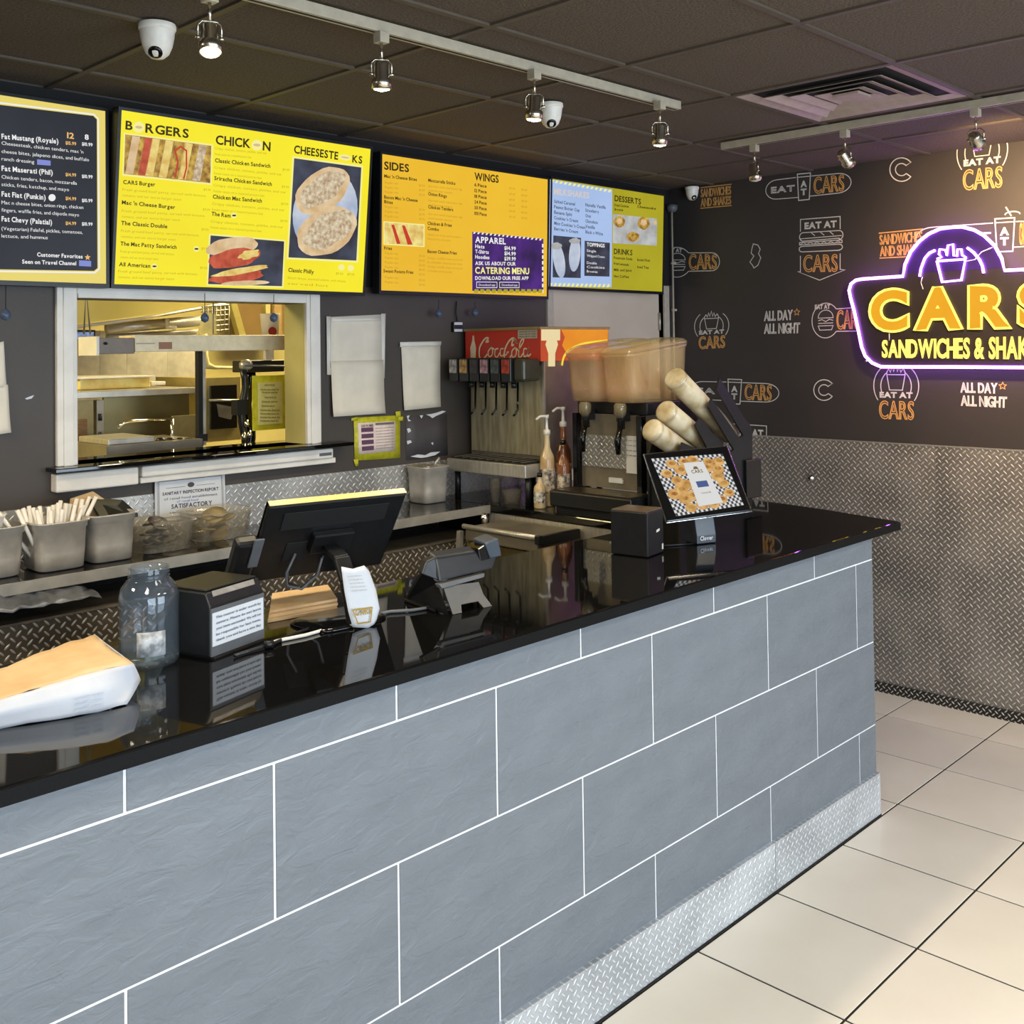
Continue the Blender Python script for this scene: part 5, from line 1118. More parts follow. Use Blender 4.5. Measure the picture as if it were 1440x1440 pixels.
M_am = mat('amber_syrup', (150, 96, 60), .15, 0, (92, 50, 28), 6, coat=.5); M_pale = mat('pale_syrup', (206, 188, 150), .2, 0, (170, 140, 96), 8, coat=.4)
lb1 = mat('label_red_cream', (212, 186, 160), .6, 0, (164, 70, 50), 60); lb2 = mat('label_cream_dark', (206, 192, 168), .6, 0, (60, 50, 46), 55)
bottle(2.16, 1.245, .032, .30, M_pale, 'tall pale syrup bottle with a white pump close to the soda fountain', True, lb2)
bottle(2.25, 1.232, .034, .33, M_am, 'amber syrup bottle with a red and cream label and raised pump', True, lb1)
bottle(2.195, 1.186, .029, .26, M_am, 'amber bottle with a cream label beside the juice dispenser post', False, lb2)
bottle(2.09, 1.225, .026, .13, M_pale, 'short front jar with a printed black and white label', False, mat('label_bw', (210, 206, 196), .6, 0, (40, 36, 34), 70), 'jar')
bottle(2.34, 1.20, .034, .28, M_pale, 'pale bottle with a dark wing emblem behind the syrups', False, lb2)
m = MB(); m.tube([(2.13, 1.12, ZT+.09), (2.20, 1.10, ZT+.12), (2.26, 1.07, ZT+.19)], .003, 6); 
# ================================================================ juice dispenser
t = thing('juice_dispenser', 'twin bowl juice dispenser with clear amber tinted tanks and black drip tray', 'drink dispenser', (2.3, .95, ZT))
jy0, jy1 = .775, 1.145
for k in range(2):
    cy_ = jy0+.092+k*.185; m = MB(); hx_, hy_ = .205, .0885; cxx = 2.352
    R3 = lambda f, z, sh=0: [V((p.x+sh, p.y, p.z+(.045*(p.x-2.15)/.42 if z > 1.6 else 0))) for p in superrect(cxx, cy_, hx_*f, hy_*(f+.04 if f < .95 else f), z, 28, 6)]
    loft(m, [R3(.80, 1.505), R3(.86, 1.508), R3(.92, 1.56), R3(.985, 1.685), R3(1.02, 1.69), R3(1.02, 1.702), R3(.97, 1.70), R3(.90, 1.57), R3(.80, 1.512)], True, True)
    bw = obj('tank', m, M_bowl, t); lab(bw, 'clear amber tinted tank')
    m = MB(); loft(m, [R3(1.03, 1.703), R3(1.03, 1.709), R3(.92, 1.722), R3(.75, 1.730)], True, True); obj('tank_lid', m, M_bowl, bw)
    m = MB(); m.box(cxx+.05, cxx+.08, cy_-.015, cy_+.015, 1.752, 1.762); obj('lid_knob', m, M_plas, bw, bev=.003)
m = MB(); m.box(2.24, 2.54, jy0+.0, jy1-.005, 1.455, 1.504); obj('tank_base', m, M_black, t, bev=.004)
m = MB(); m.box(2.235, 2.54, jy0+.01, jy1-.01, ZT+.09, 1.454); obj('body', m, M_steeld, t)
for y in (jy0+.004, jy1-.03):
    m = MB(); m.box(2.205, 2.24, y, y+.026, ZT+.07, 1.455); obj('side_post', m, M_blackg, t, bev=.003)
m = MB(); m.box(2.229, 2.2345, jy0+.10, jy1-.035, 1.235, 1.365); obj('pattern_panel', m, tread('dispenser_pattern', (170, 168, 166), ('Y', 'Z'), .02, .3, 1), t)
m = MB(); m.box(2.227, 2.2345, jy0+.033, jy0+.098, 1.22, 1.37); obj('label_panel', m, M_paperw, t)
m = MB(); m.flat = True; JP = Plane((2.2265, 0, 0), (0, -1, 0), (0, 0, 1))
for k in range(4): ltext(m, JP, 'Fresh juice', (-(jy0+.095), 1.35-k*.02), (-(jy0+.037), 1.35-k*.02), .006)
obj('label_text', m, M_inkb, t)
m = MB(); m.box(2.226, 2.2345, jy0+.12, jy0+.19, 1.175, 1.195); obj('name_badge', m, M_paperw, t)
for k in range(2):
    y = jy0+.092+k*.185; m = MB(); m.tube([(2.19, y, 1.50), (2.19, y, 1.40)], .016, 12); m.box(2.175, 2.235, y-.012, y+.012, 1.43, 1.47); v_ = obj('spout', m, M_black, t)
    m = MB(); m.tube([(2.185, y, 1.41), (2.165, y, 1.35), (2.17, y, 1.30)], [.010, .014, .010], 8); obj('spout_lever', m, M_blackg, v_)
    m = MB(); m.lathe([(.014, 0), (.026, .02), (.026, .05), (.02, .06)], (2.185, y, 1.445), 14); obj('spout_collar', m, M_bowl, v_)
m = MB(); m.box(2.06, 2.24, jy0-.05, jy1+.0, ZT+.022, ZT+.085); obj('drip_tray', m, M_black, t, bev=.006)
m = MB(); m.box(2.072, 2.20, jy0-.038, jy1-.012, ZT+.0855, ZT+.089); obj('drip_grille', m, mat('grille_brown', (70, 60, 46), .3, .6), t)
m = MB(); m.box(2.09, 2.53, jy0-.02, jy1-.02, ZT+.0005, ZT+.0215); obj('foot_frame', m, M_black, t)
# ================================================================ cup dispenser
t = thing('cup_dispenser', 'black angled cup dispenser with three silver cup tubes', 'cup dispenser', (2.45, .55, ZT))
ya, yb = .56, .70
CPn = Plane((0, ya, 0), (1, 0, 0), (0, 0, 1))
def cpt(px, py): a = CPn.loc(px, py); return V((a[0], ya, a[1]))
prof = [(1058, 706), (1058, 602), (1046, 586), (1012, 531), (1006, 545), (1044, 610), (1036, 612), (1005, 566), (998, 560), (996, 590), (1030, 632), (1010, 636), (988, 600), (980, 590), (977, 606), (985, 625), (964, 620), (958, 632), (958, 708)]
prof = [(1058, 706), (1058, 602), (1046, 586), (1012, 531), (1008, 548), (1045, 612), (1040, 616), (1001, 561), (996, 572), (1032, 632), (1026, 637), (985, 588), (978, 598), (1000, 640), (960, 622), (955, 640), (955, 712)]
m = MB(); pts = [cpt(*k) for k in prof]; pts[0].z = pts[-1].z = ZT+.0005; m.prism(pts, (0, .008, 0)); obj('side_panel', m, M_black, t)
m = MB(); m.prism([p+V((0, yb-ya, 0)) for p in pts], (0, .008, 0)); obj('side_panel', m, M_black, t)
b0 = cpt(1054, 640); m = MB(); m.box(cpt(955, 640).x+.01, b0.x-.01, ya+.009, yb-.001, ZT+.0005, 1.28); obj('housing', m, M_blackm, t)
M_cup = mat('clear_cup_stack', (226, 212, 180), .18, 0, (180, 158, 112), 14, alpha=.8)
for (x0, y0_, x1, y1_, r_) in ((968, 530, 1047, 612, .045), (955, 577, 1030, 640, .043), (936, 604, 1000, 650, .043)):
    c0 = cpt(x0, y0_)+V((0, .07, 0)); c1 = cpt(x1, y1_)+V((0, .07, 0)); d_ = (c1-c0); L_ = d_.length
    m = MB(); m.lathe([(.0005, 0), (r_*.8, .001), (r_, .008), (r_*.98, L_*.45), (r_*.9, L_), (.0005, L_)], c0, 24, d_, cap=False); tb_ = obj('cup_tube', m, M_cup, t)
    m = MB(); m.lathe([(r_*1.0, .012), (r_*1.05, .014), (r_*1.05, .024), (r_*1.0, .026)], c0, 24, d_, cap=False); obj('cup_rim', m, M_plas, tb_)
m = MB(); m.box(2.60, 2.72, ya-.012, ya-.002, 1.10, 1.26); obj('lid_tray', m, M_blackg, t, bev=.004)
# ================================================================ prep cooler in the aisle
t = thing('prep_cooler', 'low stainless cooler with a hinged lid in the aisle behind the counter', 'cooler', (1.75, 1.0, 0))
zc = 1.012; A = at(647, 742, 'z', zc); Bp = at(760, 757, 'z', zc); Cc = at(822, 741, 'z', zc)
x0_, x1_ = (A.x+Bp.x)/2, Cc.x+.0; yn, yf = Bp.y, A.y
m = MB(); m.prism([(x0_-.02, yn, .02), (x0_+.02, yn, zc-.06), (RX0+.004, yn, zc-.06), (RX0+.004, yn, .02)], (0, yf-yn, 0)); obj('cooler_body', m, mat('cooler_gold_steel', (176, 158, 112), .28, 1, (140, 122, 80), 3, aniso=(1, 6, 1)), t)
m = MB(); m.box(x0_+.01, RX0+.004, yn+.01, yf, zc-.055, zc); obj('lid', m, M_steeld, t, bev=.006)
m = MB(); m.tube([(x0_, yn, zc+.004), (x0_, yf, zc+.004)], .010, 10); obj('lid_handle', m, M_steel, t)
m = MB(); m.box(x0_-.012, x0_+.012, yn-.02, yn+.004, zc-.02, zc+.014); obj('handle_end', m, M_black, t, bev=.003)
m = MB(); m.box(x0_+.02, RX0-.02, yn-.006, yn+.012, zc-.03, zc+.006); obj('lid_seal', m, M_black, t)
m = MB(); m.prism([(x0_-.06, yf+.02, .3), (x0_-.03, yf+.02, .3), (x0_+.02, yf+.02, zc-.02), (x0_-.0, yf+.02, zc-.02)], (0, .02, 0)); obj('side_rail', m, M_steel, t)
m = MB(); m.lathe([(.012, 0), (.016, .02), (.010, .04)], (x0_+.12, yf+.0, zc+.001), 12); obj('hinge_knob', m, M_chrome, t)
# ================================================================ front counter things
# paper bag
t = thing('paper_bag', 'white and kraft paper bag lying flat at the left end of the counter', 'bag', at(90, 960, 'z', ZT))
F = [at(x, y, 'z', ZT+.001) for x, y in ((-120, 1050), (-40, 1031), (40, 1018), (100, 1009), (150, 998), (178, 991))]
G = [at(x, y, 'z', z) for x, y, z in ((-120, 1020, 1.085), (-40, 998, 1.10), (40, 972, 1.115), (100, 954, 1.125), (150, 940, 1.13), (188, 934, 1.125))]
H_ = [at(x, y, 'z', z) for x, y, z in ((-120, 980, 1.085), (-40, 955, 1.10), (10, 937, 1.115), (60, 917, 1.125), (100, 903, 1.13), (132, 892, 1.13))]
Bk = [V((p.x, p.y+.02, ZT+.001)) for p in H_]
def grid(m, rws, sub=4, amp=.0025, seed=0):
    n = len(rws[0]); out = []
    R_ = []
    for a, b_ in zip(rws[:-1], rws[1:]):
        for k in range(sub): R_.append([a[i]*(1-k/sub)+b_[i]*(k/sub) for i in range(n)])
    R_.append(rws[-1]); G2 = []
    for r_ in R_:
        q_ = []
        for a, b_ in zip(r_[:-1], r_[1:]):
            for k in range(sub): q_.append(a*(1-k/sub)+b_*(k/sub))
        q_.append(r_[-1]); G2.append(q_)
    N_ = len(G2[0]); vs = [p+V((0, 0, amp*noise.noise(p*24+V((seed, 0, 0)))))+V((0, amp*1.3*noise.noise(p*19), 0)) for r_ in G2 for p in r_]
    return m.add(vs, [[i*N_+j, i*N_+j+1, (i+1)*N_+j+1, (i+1)*N_+j] for i in range(len(G2)-1) for j in range(N_-1)], True)
tip = at(198, 957, 'z', 1.085)
mid = [(a+b_)/2+V((-.004, -.012, .004)) for a, b_ in zip(F, G)]; mid[-1] = tip
M_bagw = mat('bag_white', (184, 188, 195), .75, 0, (176, 180, 188), 12, .25, 25)
m = MB(); grid(m, [F, mid, G], 4, .003); obj('bag_side', m, M_bagw, t, solid=.001)
m = MB(); grid(m, [G, [(a+b_)/2+V((0, 0, -.004)) for a, b_ in zip(G, H_)], H_, Bk], 4, .004, 5); obj('bag_top', m, M_kraft, t, solid=.001); lab(t.children[-1], 'kraft brown upper panel')
m = MB(); grid(m, [[F[-1], tip, G[-1]], [Bk[-1], (Bk[-1]+H_[-1])/2+V((.012, 0, 0)), H_[-1]]], 4, .003); obj('bag_bottom', m, M_bagw, t, solid=.001)
BPl = Plane((F[3]+mid[3])/2+V((0, -.004, 0)), mid[4]-mid[3], mid[3]-F[3]); m = MB(); m.flat = True
for k in range(3): ltext(m, BPl, 'thank you', (.004, .012-k*.010), (.055, .012-k*.010), .006, 'reg', .003)
obj('bag_print', m, mat('bag_print_grey', (176, 188, 204), .8), t)
# glass jar
jx, jy = -.055, .40
t = thing('glass_jar', 'empty ribbed clear glass jar with a threaded neck, open top', 'jar', (jx, jy, ZT)); R_ = .063; h = .212; z = ZT+.0005
pr = [(.0005, 0), (R_*.86, 0), (R_*.98, .008), (R_, .02)]
for k in range(6): pr += [(R_*.985, .035+k*.017), (R_*1.0, .043+k*.017)]
pr += [(R_, .145), (R_*.93, .165), (R_*.72, .182), (R_*.64, .186), (R_*.70, .189), (R_*.64, .193), (R_*.70, .197), (R_*.64, .201), (R_*.68, .207), (R_*.66, .210), (R_*.62, .209), (R_*.60, .186), (R_*.88, .163), (R_*.95, .145), (R_*.95, .02), (R_*.85, .007), (.0005, .006)]
m = MB(); m.lathe(pr, (jx, jy, z), 40, cap=False); obj('jar_body', m, M_jar, t)
m = MB(); m.box(jx-.035, jx+.012, jy-R_-.0012, jy-R_-.0002, z+.03, z+.082); 
JL = MB(); vs = []
for i in range(2):
    for k in range(7):
        a = math.radians(-140+k*9); vs.append(V((jx+(R_+.001)*math.cos(a), jy+(R_+.001)*math.sin(a), z+.03+i*.052)))
JL.add(vs, [[k, k+1, 8+k, 7+k] for k in range(6)], True); obj('jar_sticker', JL, mat('sticker_pale', (186, 190, 192), .4, 0, (120, 122, 124), 60), t, solid=.0005)
# coins or bills in the jar
m = MB(); m.prism([(jx-.02, jy-.02, z+.008), (jx+.03, jy-.01, z+.008), (jx+.025, jy+.02, z+.05), (jx-.01, jy+.01, z+.07)], (.001, .002, .001)); tag(obj('dollar_bill', m, mat('note_green_grey', (120, 126, 118), .8, 0, (88, 96, 88), 50)), 'crumpled bill at the bottom of the glass jar', 'money')
# receipt printer
b0, b1, b2 = V((.046, .317, ZT)), V((.213, .366, ZT)), V((.066, .480, ZT)) 
e1 = (b1-b0).normalized(); e2 = V((-e1.y, e1.x, 0)); wp, dp, hp = .175, .165, .145
t = thing('receipt_printer', 'black receipt printer with a white typed notice taped on its front', 'printer', b0+e1*wp/2+e2*dp/2)
P_ = lambda a, b_, c: b0+e1*a+e2*b_+V((0, 0, c))
m = MB(); m.prism([P_(0, .004, .004), P_(0, dp, .004), P_(0, dp, hp), P_(0, .018, hp), P_(0, .004, hp-.03)], e1*wp); obj('printer_body', m, M_black, t, bev=.004)
m = MB(); m.prism([P_(.002, 0, .006), P_(wp-.002, 0, .006), P_(wp-.002, 0, hp-.035), P_(.002, 0, hp-.035)], e2*.004); obj('front_panel', m, M_grey, t)
m = MB(); m.prism([P_(.006, .02, hp+.0005), P_(wp-.006, .02, hp+.0005), P_(wp-.006, dp-.01, hp+.0005), P_(.006, dp-.01, hp+.0005)], (0, 0, .004)); obj('printer_lid', m, M_black, t, bev=.002)
m = MB(); m.prism([P_(.02, .012, hp-.012), P_(wp-.02, .012, hp-.012), P_(wp-.02, .016, hp-.002), P_(.02, .016, hp-.002)], (0, 0, .002)); obj('tear_bar', m, M_steel, t)
m = MB(); m.prism([P_(.004, -.0012, .028), P_(wp-.006, -.0012, .028), P_(wp-.006, -.0012, hp-.044), P_(.004, -.0012, hp-.044)], e2*.001); obj('notice_sheet', m, M_paperw, t)
RP = Plane(P_(0, -.0013, 0), e1, (0, 0, 1)); m = MB(); m.flat = True
for k, s_ in enumerate(('This counter is under watch by', 'camera. Please do not leave', 'your items unattended. We will not', 'be responsible for lost items,', 'thank you and have a nice day')): ltext(m, RP, s_, (.014, .088-k*.0125), (wp-.016, .088-k*.0125), .0052, 'bold')
obj('notice_text', m, mat('notice_typed_ink', (110, 120, 134), .7), t)
m = MB(); m.prism([P_(.006, -.004, 0.0005), P_(wp-.01, -.004, .0005), P_(wp-.01, dp-.004, .0005), P_(.006, dp-.004, .0005)], (0, 0, .0045)); obj('printer_feet', m, M_blackm, t)
# stack of kraft bags
t = thing('kraft_bag_stack', 'flat stack of folded kraft bags under the register monitor', 'bags', at(428, 862, 'z', ZT))
random.seed(5)
for k in range(3):
    q_ = [at(376+k, 876-k*2, 'z', ZT+.001), at(474, 858-k*2, 'z', ZT+.001), at(460, 838-k*2, 'z', ZT+.001), at(384, 850-k*2, 'z', ZT+.001)]
    q_ = [V((p.x+random.uniform(-.003, .003), p.y, ZT+.001+k*.008)) for p in q_]; m = MB(); m.prism(q_, (0, 0, .007)); obj('folded_bag', m, M_kraft, t)
# cables
for k, (mt, lab_, px) in enumerate(((M_white, 'white cable lying from the receipt printer towards the monitor stand', [(378, 905), (395, 900), (430, 893), (468, 882), (498, 880)]), (M_black, 'black cable beside the white one on the counter', [(330, 922), (352, 915), (378, 908), (410, 893), (450, 878), (490, 872)]), (M_grey, 'grey cable from the monitor stand to the card terminal', [(520, 866), (548, 860), (580, 858), (612, 853), (640, 850)]))):
    m = MB(); m.tube([at(x, y, 'z', ZT+.005) for x, y in px], .0042, 8); tag(obj('cable', m, mt), lab_, 'cable')
m = MB(); m.tube([at(372, 907, 'z', ZT+.01), at(384, 905, 'z', ZT+.01)], .009, 8); tag(obj('cable_plug', m, M_black), 'black cable plug at the foot of the receipt printer', 'plug')
# register monitor seen from behind
t = thing('register_monitor', 'large black register monitor seen from behind on a curved stand', 'monitor', (.46, .33, ZT))
TL, TR, BR, BL = V((.285, .455, 1.353)), V((.662, .380, 1.352)), V((.692, .533, 1.137)), V((.315, .608, 1.138))
ux_ = (TR-TL).normalized(); uy_ = (TL-BL).normalized(); nn = ux_.cross(uy_); wm, hm = (TR-TL).length, (TL-BL).length
MP = Plane(BL, ux_, uy_)
def slab_(pl, a0, a1, b0_, b1_, d0, d1, m=None):
    m = m or MB(); m.prism([pl.P(a0, b0_, d0), pl.P(a1, b0_, d0), pl.P(a1, b1_, d0), pl.P(a0, b1_, d0)], pl.n*(d1-d0)); return m
obj('back_shell', slab_(MP, 0, wm, 0, hm, -.014, 0), M_black, t, bev=.006)
obj('screen_bezel', slab_(MP, -.001, wm+.001, -.001, hm+.001, -.020, -.0145), M_blackg, t, bev=.002)
obj('screen_glass', slab_(MP, .015, wm-.015, .015, hm-.015, -.0215, -.0202), em('register_display', (240, 214, 120), .6, (220, 200, 120), 5), t)
obj('top_edge', slab_(MP, .002, wm-.002, hm+.0012, hm+.0025, -.0185, -.001), mat('edge_amber', (226, 188, 110), .3), t)
obj('vesa_plate', slab_(MP, wm*.36, wm*.66, hm*.38, hm*.62, .0005, .022), M_black, t, bev=.004)
obj('vent_panel', slab_(MP, wm*.12, wm*.88, hm*.68, hm*.9, .0002, .003), M_blackm, t, bev=.001)
obj('port_panel', slab_(MP, wm*.2, wm*.35, hm*.25, hm*.5, .0002, .003), M_blackm, t, bev=.001)
base = at(500, 880, 'z', ZT); top = MP.P(wm*.5, hm*.45, .018)
m = MB(); path = [base+V((0, .0, .010)), base+V((-.006, .004, .06)), base+V((-.004, .02, .11)), (top+base)/2+V((0, -.01, .045)), top]
pts = [base+V((0, 0, .0)), base+V((-.010, 0, .06)), base+V((-.012, .012, .11)), base+V((-.004, .05, .16)), top]
for a, b_ in zip(pts[:-1], pts[1:]):
    s_ = V((.022, 0, 0)); u2 = (b_-a).normalized(); n2 = s_.cross(u2).normalized()*.007
    m.add([a-s_-n2, a+s_-n2, a+s_+n2, a-s_+n2, b_-s_-n2, b_+s_-n2, b_+s_+n2, b_-s_+n2], [(0,1,2,3),(4,5,6,7),(0,1,5,4),(1,2,6,5),(2,3,7,6),(3,0,4,7)])
obj('stand_arm', m, M_black, t, bev=.003)
m = MB(); loft(m, [superrect(base.x, base.y+.07, .11, .085, ZT+.0005, 24, 4), superrect(base.x, base.y+.07, .11, .085, ZT+.006, 24, 4), superrect(base.x, base.y+.07, .10, .075, ZT+.010, 24, 4)]); obj('stand_base', m, M_blackg, t)
m = MB(); lp = [MP.P(wm*.28, hm*.36, .006), MP.P(wm*.22, hm*.2, .03), MP.P(wm*.24, hm*.06, .04), MP.P(wm*.34, hm*.03, .05), MP.P(wm*.44, hm*.16, .04), MP.P(wm*.45, hm*.35, .03)]
m.tube(lp, .0035, 8); obj('cable_loop', m, M_grey, t)
m = MB(); m.tube([p+V((.004, .0, .006)) for p in lp[1:]], .003, 8); obj('cable_loop', m, M_black, t)
obj('card_reader_body', slab_(MP, -.062, .0, hm*.02, hm*.60, -.022, .014), M_black, t, bev=.010)
obj('card_reader_edge', slab_(MP, -.022, .004, hm*.30, hm*.66, .0145, .020), M_grey, t, bev=.002)
# white flyer hung on the stand
t = thing('white_flyer', 'curved white flyer with a small gold emblem stuck on the monitor stand', 'flyer', at(512, 884, 'z', ZT))
cols_ = [[(480, 797), (484, 830), (490, 862), (496, 882)], [(496, 800), (505, 830), (513, 860), (518, 883)], [(512, 795), (523, 828), (533, 855), (526, 878)], [(519, 803), (529, 830), (534, 856), (529, 874)]]
rowz = [(797, 1.19), (830, 1.14), (860, 1.095), (882, 1.064)]
m = MB(); rw = []
for i in range(4):
    rw.append([at(cols_[j][i][0], cols_[j][i][1], 'y', base.y-.028-[0, .010, .010, .0][j]*1.0) for j in range(4)])
grid(m, rw, 4, .001); obj('flyer_sheet', m, M_paperw, t, solid=.0008)
FL = Plane((0, base.y-.0415, 0), (1, 0, 0), (0, 0, 1)); m = MB(); m.flat = True
for k in range(5): ptext(m, FL, 'scan and order here', (488+k*1.5, 812+k*5), (508+k*2, 810+k*5), 2.4)
obj('flyer_text', m, mat('flyer_ink', (170, 160, 148), .7), t)
m = MB(); m.flat = True; ptext(m, FL, 'CARS', (499, 866), (522, 862), 9, 'bold'); q = Quad(FL, (496, 858), (523, 854), (523, 874), (498, 878)); q.line(m, [(0, 1), (1, 1), (.9, 0), (.2, 0)], .003, True); obj('flyer_emblem', m, mat('emblem_gold', (170, 136, 40), .5), t)
# card terminal, seen from behind, on an angled stand
tb_ = at(655, 858, 'z', ZT)
t = thing('card_terminal', 'grey black tablet terminal with reader on an angled foldable stand', 'terminal', tb_)
TP = Plane(V((0, tb_.y+.0, 0)), (1, 0, 0), (0, 0, 1))
A4 = [at(607, 823, 'y', .235), at(668, 812, 'y', .235), at(692, 853, 'y', .190), at(640, 864, 'y', .190)]
foot = [at(637, 864, 'z', ZT+.001), at(692, 852, 'z', ZT+.001)]
tp0, tp1 = at(622, 825, 'y', foot[0].y+.03), at(676, 818, 'y', foot[1].y+.03)
nrm = (foot[1]-foot[0]).cross(tp0-foot[0]).normalized()
L_ = lambda u_, v_: (foot[0]*(1-u_)+foot[1]*u_)*(1-v_)+(tp0*(1-u_)+tp1*u_)*v_
m = MB(); m.prism([L_(0, 0), L_(.22, 0), L_(.28, .28), L_(.72, .28), L_(.78, 0), L_(1, 0), L_(.92, .5), L_(.95, 1), L_(.02, 1)], nrm*-.004); obj('stand_leg', m, mat('stand_grey', (90, 88, 85), .4, .2), t)
# tilted body above the leg
b0_, b1_ = at(615, 812, 'y', .215), at(694, 797, 'y', .215); c0_, c1_ = at(615, 780, 'y', .17), at(672, 766, 'y', .17)
t0_, t1_ = at(614, 782, 'y', .24), at(672, 770, 'y', .24)
m = MB(); m.prism([at(618, 818, 'y', .23), at(694, 800, 'y', .23), at(703, 770, 'y', .25), at(612, 784, 'y', .25)], (0.0, .03, .012)); obj('terminal_body', m, mat('terminal_slate', (36, 39, 44), .35), t, bev=.006)
m = MB(); m.prism([at(594, 808, 'y', .26), at(620, 818, 'y', .235), at(612, 784, 'y', .25), at(600, 790, 'y', .26)], (0, .02, .004)); obj('hinge_side', m, M_black, t, bev=.003)
m = MB(); m.prism([at(618, 822, 'y', .226), at(682, 806, 'y', .226), at(681, 812, 'y', .222), at(622, 828, 'y', .222)], (0, .02, 0)); obj('lower_lip', m, M_grey, t, bev=.002)
m = MB(); m.prism([at(682, 764, 'y', .235), at(701, 757, 'y', .235), at(706, 782, 'y', .235), at(690, 786, 'y', .235)], (0.0, .05, .008)); obj('reader_head', m, mat('reader_slate', (66, 74, 84), .3), t, bev=.004)
m = MB(); m.prism([at(672, 772, 'y', .24), at(684, 764, 'y', .24), at(689, 786, 'y', .24), at(676, 792, 'y', .24)], (0, .05, 0)); obj('reader_neck', m, M_blackg, t, bev=.003)
m = MB(); q_ = [at(571, 844, 'z', ZT+.002), at(632, 866, 'z', ZT+.002), at(615, 820, 'y', .25), at(597, 800, 'y', .27)]; m.prism(q_, (.004, .012, 0)); obj('tablet_back', m, M_black, t)
m = MB(); m.prism([at(568, 846, 'z', ZT+.001), at(612, 862, 'z', ZT+.001), at(630, 850, 'z', ZT+.001), at(590, 835, 'z', ZT+.001)], (0, 0, .008)); obj('tablet_foot', m, M_black, t, bev=.002)
# black speaker box
s0, s1, s2 = V((1.532, .249, ZT)), V((1.735, .325, ZT)), V((1.528, .375, ZT))
s0 = at(911, 785, 'z', ZT); e1 = V((.985, .17, 0)).normalized(); e2 = V((-e1.y, e1.x, 0)); zh = .142
S_ = lambda a, b_, c: s0+e1*a+e2*b_+V((0, 0, c))
t = thing('cube_printer', 'small black cube shaped printer left of the customer tablet', 'printer', s0+e1*.07+e2*.07)
pw = .185; pd = .134
m = MB(); m.prism([S_(0, 0, .001), S_(pw*.62, 0, .001), S_(pw*.62, pd, .001), S_(0, pd, .001)], (0, 0, zh)); obj('printer_body', m, M_black, t, bev=.004)
m = MB(); m.prism([S_(.002, .004, zh+.0012), S_(pw*.6, .004, zh+.0012), S_(pw*.6, pd-.004, zh+.0012), S_(.002, pd-.004, zh+.0012)], (0, 0, .003)); obj('top_plate', m, mat('plate_taupe', (104, 88, 72), .25, 0, (80, 66, 54), 10), t)
m = MB(); m.prism([S_(.062, -.0012, .072), S_(.084, -.0012, .075), S_(.084, -.0012, .083), S_(.062, -.0012, .080)], e2*.001); obj('badge', m, M_white, t)
for c in (.012, ): m = MB(); m.prism([S_(.100, -.0012, c), S_(.109, -.0012, c), S_(.109, -.0012, c+.018), S_(.100, -.0012, c+.018)], e2*.001); obj('status_light', m, M_white, t)
# customer tablet
t = thing('customer_tablet', 'tilted customer tablet showing sandwich boxes on its bright screen', 'tablet', (1.90, .30, ZT))
TL, TR, BR, BL = V((1.735, .405, 1.367)), V((2.059, .284, 1.377)), V((2.021, .166, 1.163)), V((1.697, .288, 1.153))
ux_ = (TR-TL).normalized(); uy_ = (TL-BL).normalized(); uy_ = (uy_-ux_*uy_.dot(ux_)).normalized(); wm, hm = (TR-TL).length, (TL-BL).length
TB = Plane(BL, ux_, uy_)
obj('tablet_case', slab_(TB, 0, wm, 0, hm, -.016, -.001), M_blackg, t, bev=.005)
obj('tablet_rim', slab_(TB, -.002, wm+.002, -.002, hm+.002, -.010, -.0045), M_chrome, t, bev=.001)
scp = [(916, 645), (1016, 638), (1046, 710), (951, 726)]
E_scr = em('tablet_display', (206, 208, 210), 1, (150, 150, 154), 60); q = Quad(TB, *scp)
m = MB(); m.flat = True; q.poly(m, [(0, 0), (1, 0), (1, 1), (0, 1)], -.0006); obj('display', m, em('tablet_checker_light', (214, 214, 214), 1), t)
m = MB(); m.flat = True; nx_, ny_ = 30, 20
for i in range(nx_):
    for j in range(ny_):
        if (i+j) % 2 == 0: q.poly(m, [(i/nx_, j/ny_), ((i+1)/nx_, j/ny_), ((i+1)/nx_, (j+1)/ny_), (i/nx_, (j+1)/ny_)], -.0003)
obj('checker_pattern', m, em('tablet_checker_dark', (70, 70, 74), 1), t)
m = MB(); m.flat = True; m2 = MB(); m2.flat = True; random.seed(4)
for (u_, v_) in ((.24, .88), (.42, .9), (.55, .92), (.75, .86), (.12, .72), (.22, .58), (.22, .42), (.1, .36), (.22, .26), (.25, .1), (.42, .12), (.58, .10), (.72, .16), (.86, .26), (.84, .44), (.80, .58), (.84, .72), (.70, .76), (.33, .76), (.9, .86), (.45, .78), (.33, .5), (.34, .3)):
    k_ = random.uniform(.9, 1.15); q.poly(m, arc(u_, v_, .085*k_, .085*k_, 0, 345, 14), .0001); q.poly(m2, arc(u_+.01, v_+.01, .045, .035, 0, 345, 10), .0004)
obj('sandwich_pictures', m, em('tablet_bread', (222, 180, 116), 1, (190, 140, 76), 40), t); obj('filling_pictures', m2, em('tablet_filling', (190, 150, 70), 1, (150, 84, 50), 60), t)
m = MB(); m.flat = True; q.poly(m, [(.36, .10), (.72, .10), (.68, .88), (.40, .88)], .0007); obj('promo_card', m, em('tablet_card', (216, 216, 214), 1), t)
m = MB(); m.flat = True; q.poly(m, [(.46, .42), (.62, .42), (.62, .53), (.46, .53)], .001); obj('promo_block', m, em('tablet_blue', (70, 90, 140), 1), t)
m = MB(); m.flat = True; q.text(m, 'CARS', .46, .62, .68, .74, 'bold', .001); q.poly(m, [(.50, .75), (.58, .75), (.56, .80), (.52, .80)], .001); q.text(m, 'rewards', .47, .61, .30, .34, 'reg', .001); obj('promo_logo', m, em('tablet_gold', (120, 96, 50), 1), t)
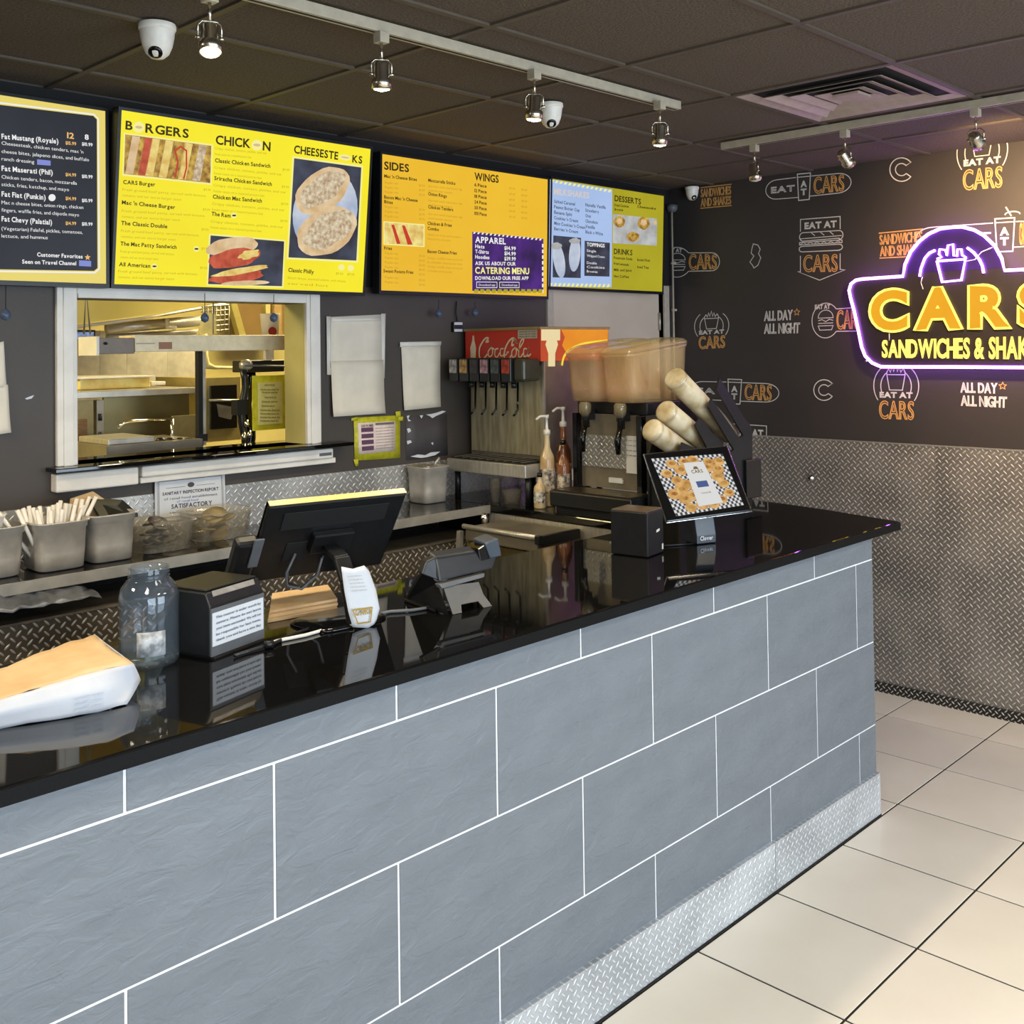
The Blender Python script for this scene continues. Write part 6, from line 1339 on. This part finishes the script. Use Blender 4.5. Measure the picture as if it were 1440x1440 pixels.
m = MB(); m.flat = True; q.text(m, 'Clover', .42, .56, -.12, -.075, 'reg', .001); obj('tablet_logo', m, M_grey, t)
cpos = TB.P(wm*.5, hm*.3, -.017); fb = at(994, 765, 'z', ZT)
Mx = Matrix.Rotation(math.radians(-21), 3, 'Z')
fw_ = Mx@V((0, -1, 0)); fs_ = Mx@V((1, 0, 0))
m = MB(); fpts = [fb+V((0, 0, .001)), fb+V((0, 0, .030)), fb-fw_*.012+V((0, 0, .085)), cpos-V((0, 0, .02)), cpos-fw_*.03, fb-fw_*.07+V((0, 0, .06)), fb-fw_*.07+V((0, 0, .001))]
m.prism([p-fs_*.040 for p in fpts], fs_*.08); obj('stand', m, mat('stand_charcoal', (52, 56, 62), .25), t, bev=.004)
SPn = Plane(fb+fw_*.001+V((0, 0, .0)), fs_, (-fw_*.0+V((0, 0, 1)))); m = MB(); m.flat = True; ltext(m, SPn, 'Clover', (-.028, .014), (.024, .014), .014, 'bold'); obj('stand_logo', m, M_paperw, t)
m = MB(); m.tube([fb-fs_*.03+V((0, 0.01, .004)), fb-fs_*.10+V((0, .02, .004)), fb-fs_*.17+V((0, .03, .004))], .003, 6); tag(obj('cable', m, M_black), 'thin black cable between the cube printer and the customer tablet', 'cable')
# outlet knob on the tread plate
p = at(1140, 672, 'x', W-.0065); t = thing('wall_fitting', 'round metal fitting on the tread plate wall behind the counter end', 'fitting', p)
m = MB(); m.lathe([(.018, 0), (.018, .004), (.008, .006), (.008, .012)], p, 16, (-1, 0, 0)); obj('plate', m, M_chrome, t)
m = MB(); m.lathe([(.0075, .0122), (.0075, .014)], p, 12, (-1, 0, 0)); obj('hole', m, M_black, t)

# flat print and lettering: too small to pick apart, one part each
for o in list(D.objects):
    if o.type == 'MESH' and o.parent is not None and 'label' not in o:
        nm = o.name.split('.')[0]
        if nm.endswith(('text', 'items', 'descriptions', 'heading', 'heading_pale', 'pattern', 'pictures', 'print', 'border', 'badges', 'lettering', 'menu_icon', 'patty', 'logo', 'line', 'blocks')) and len(o.data.polygons) > 6: o['kind'] = 'stuff'
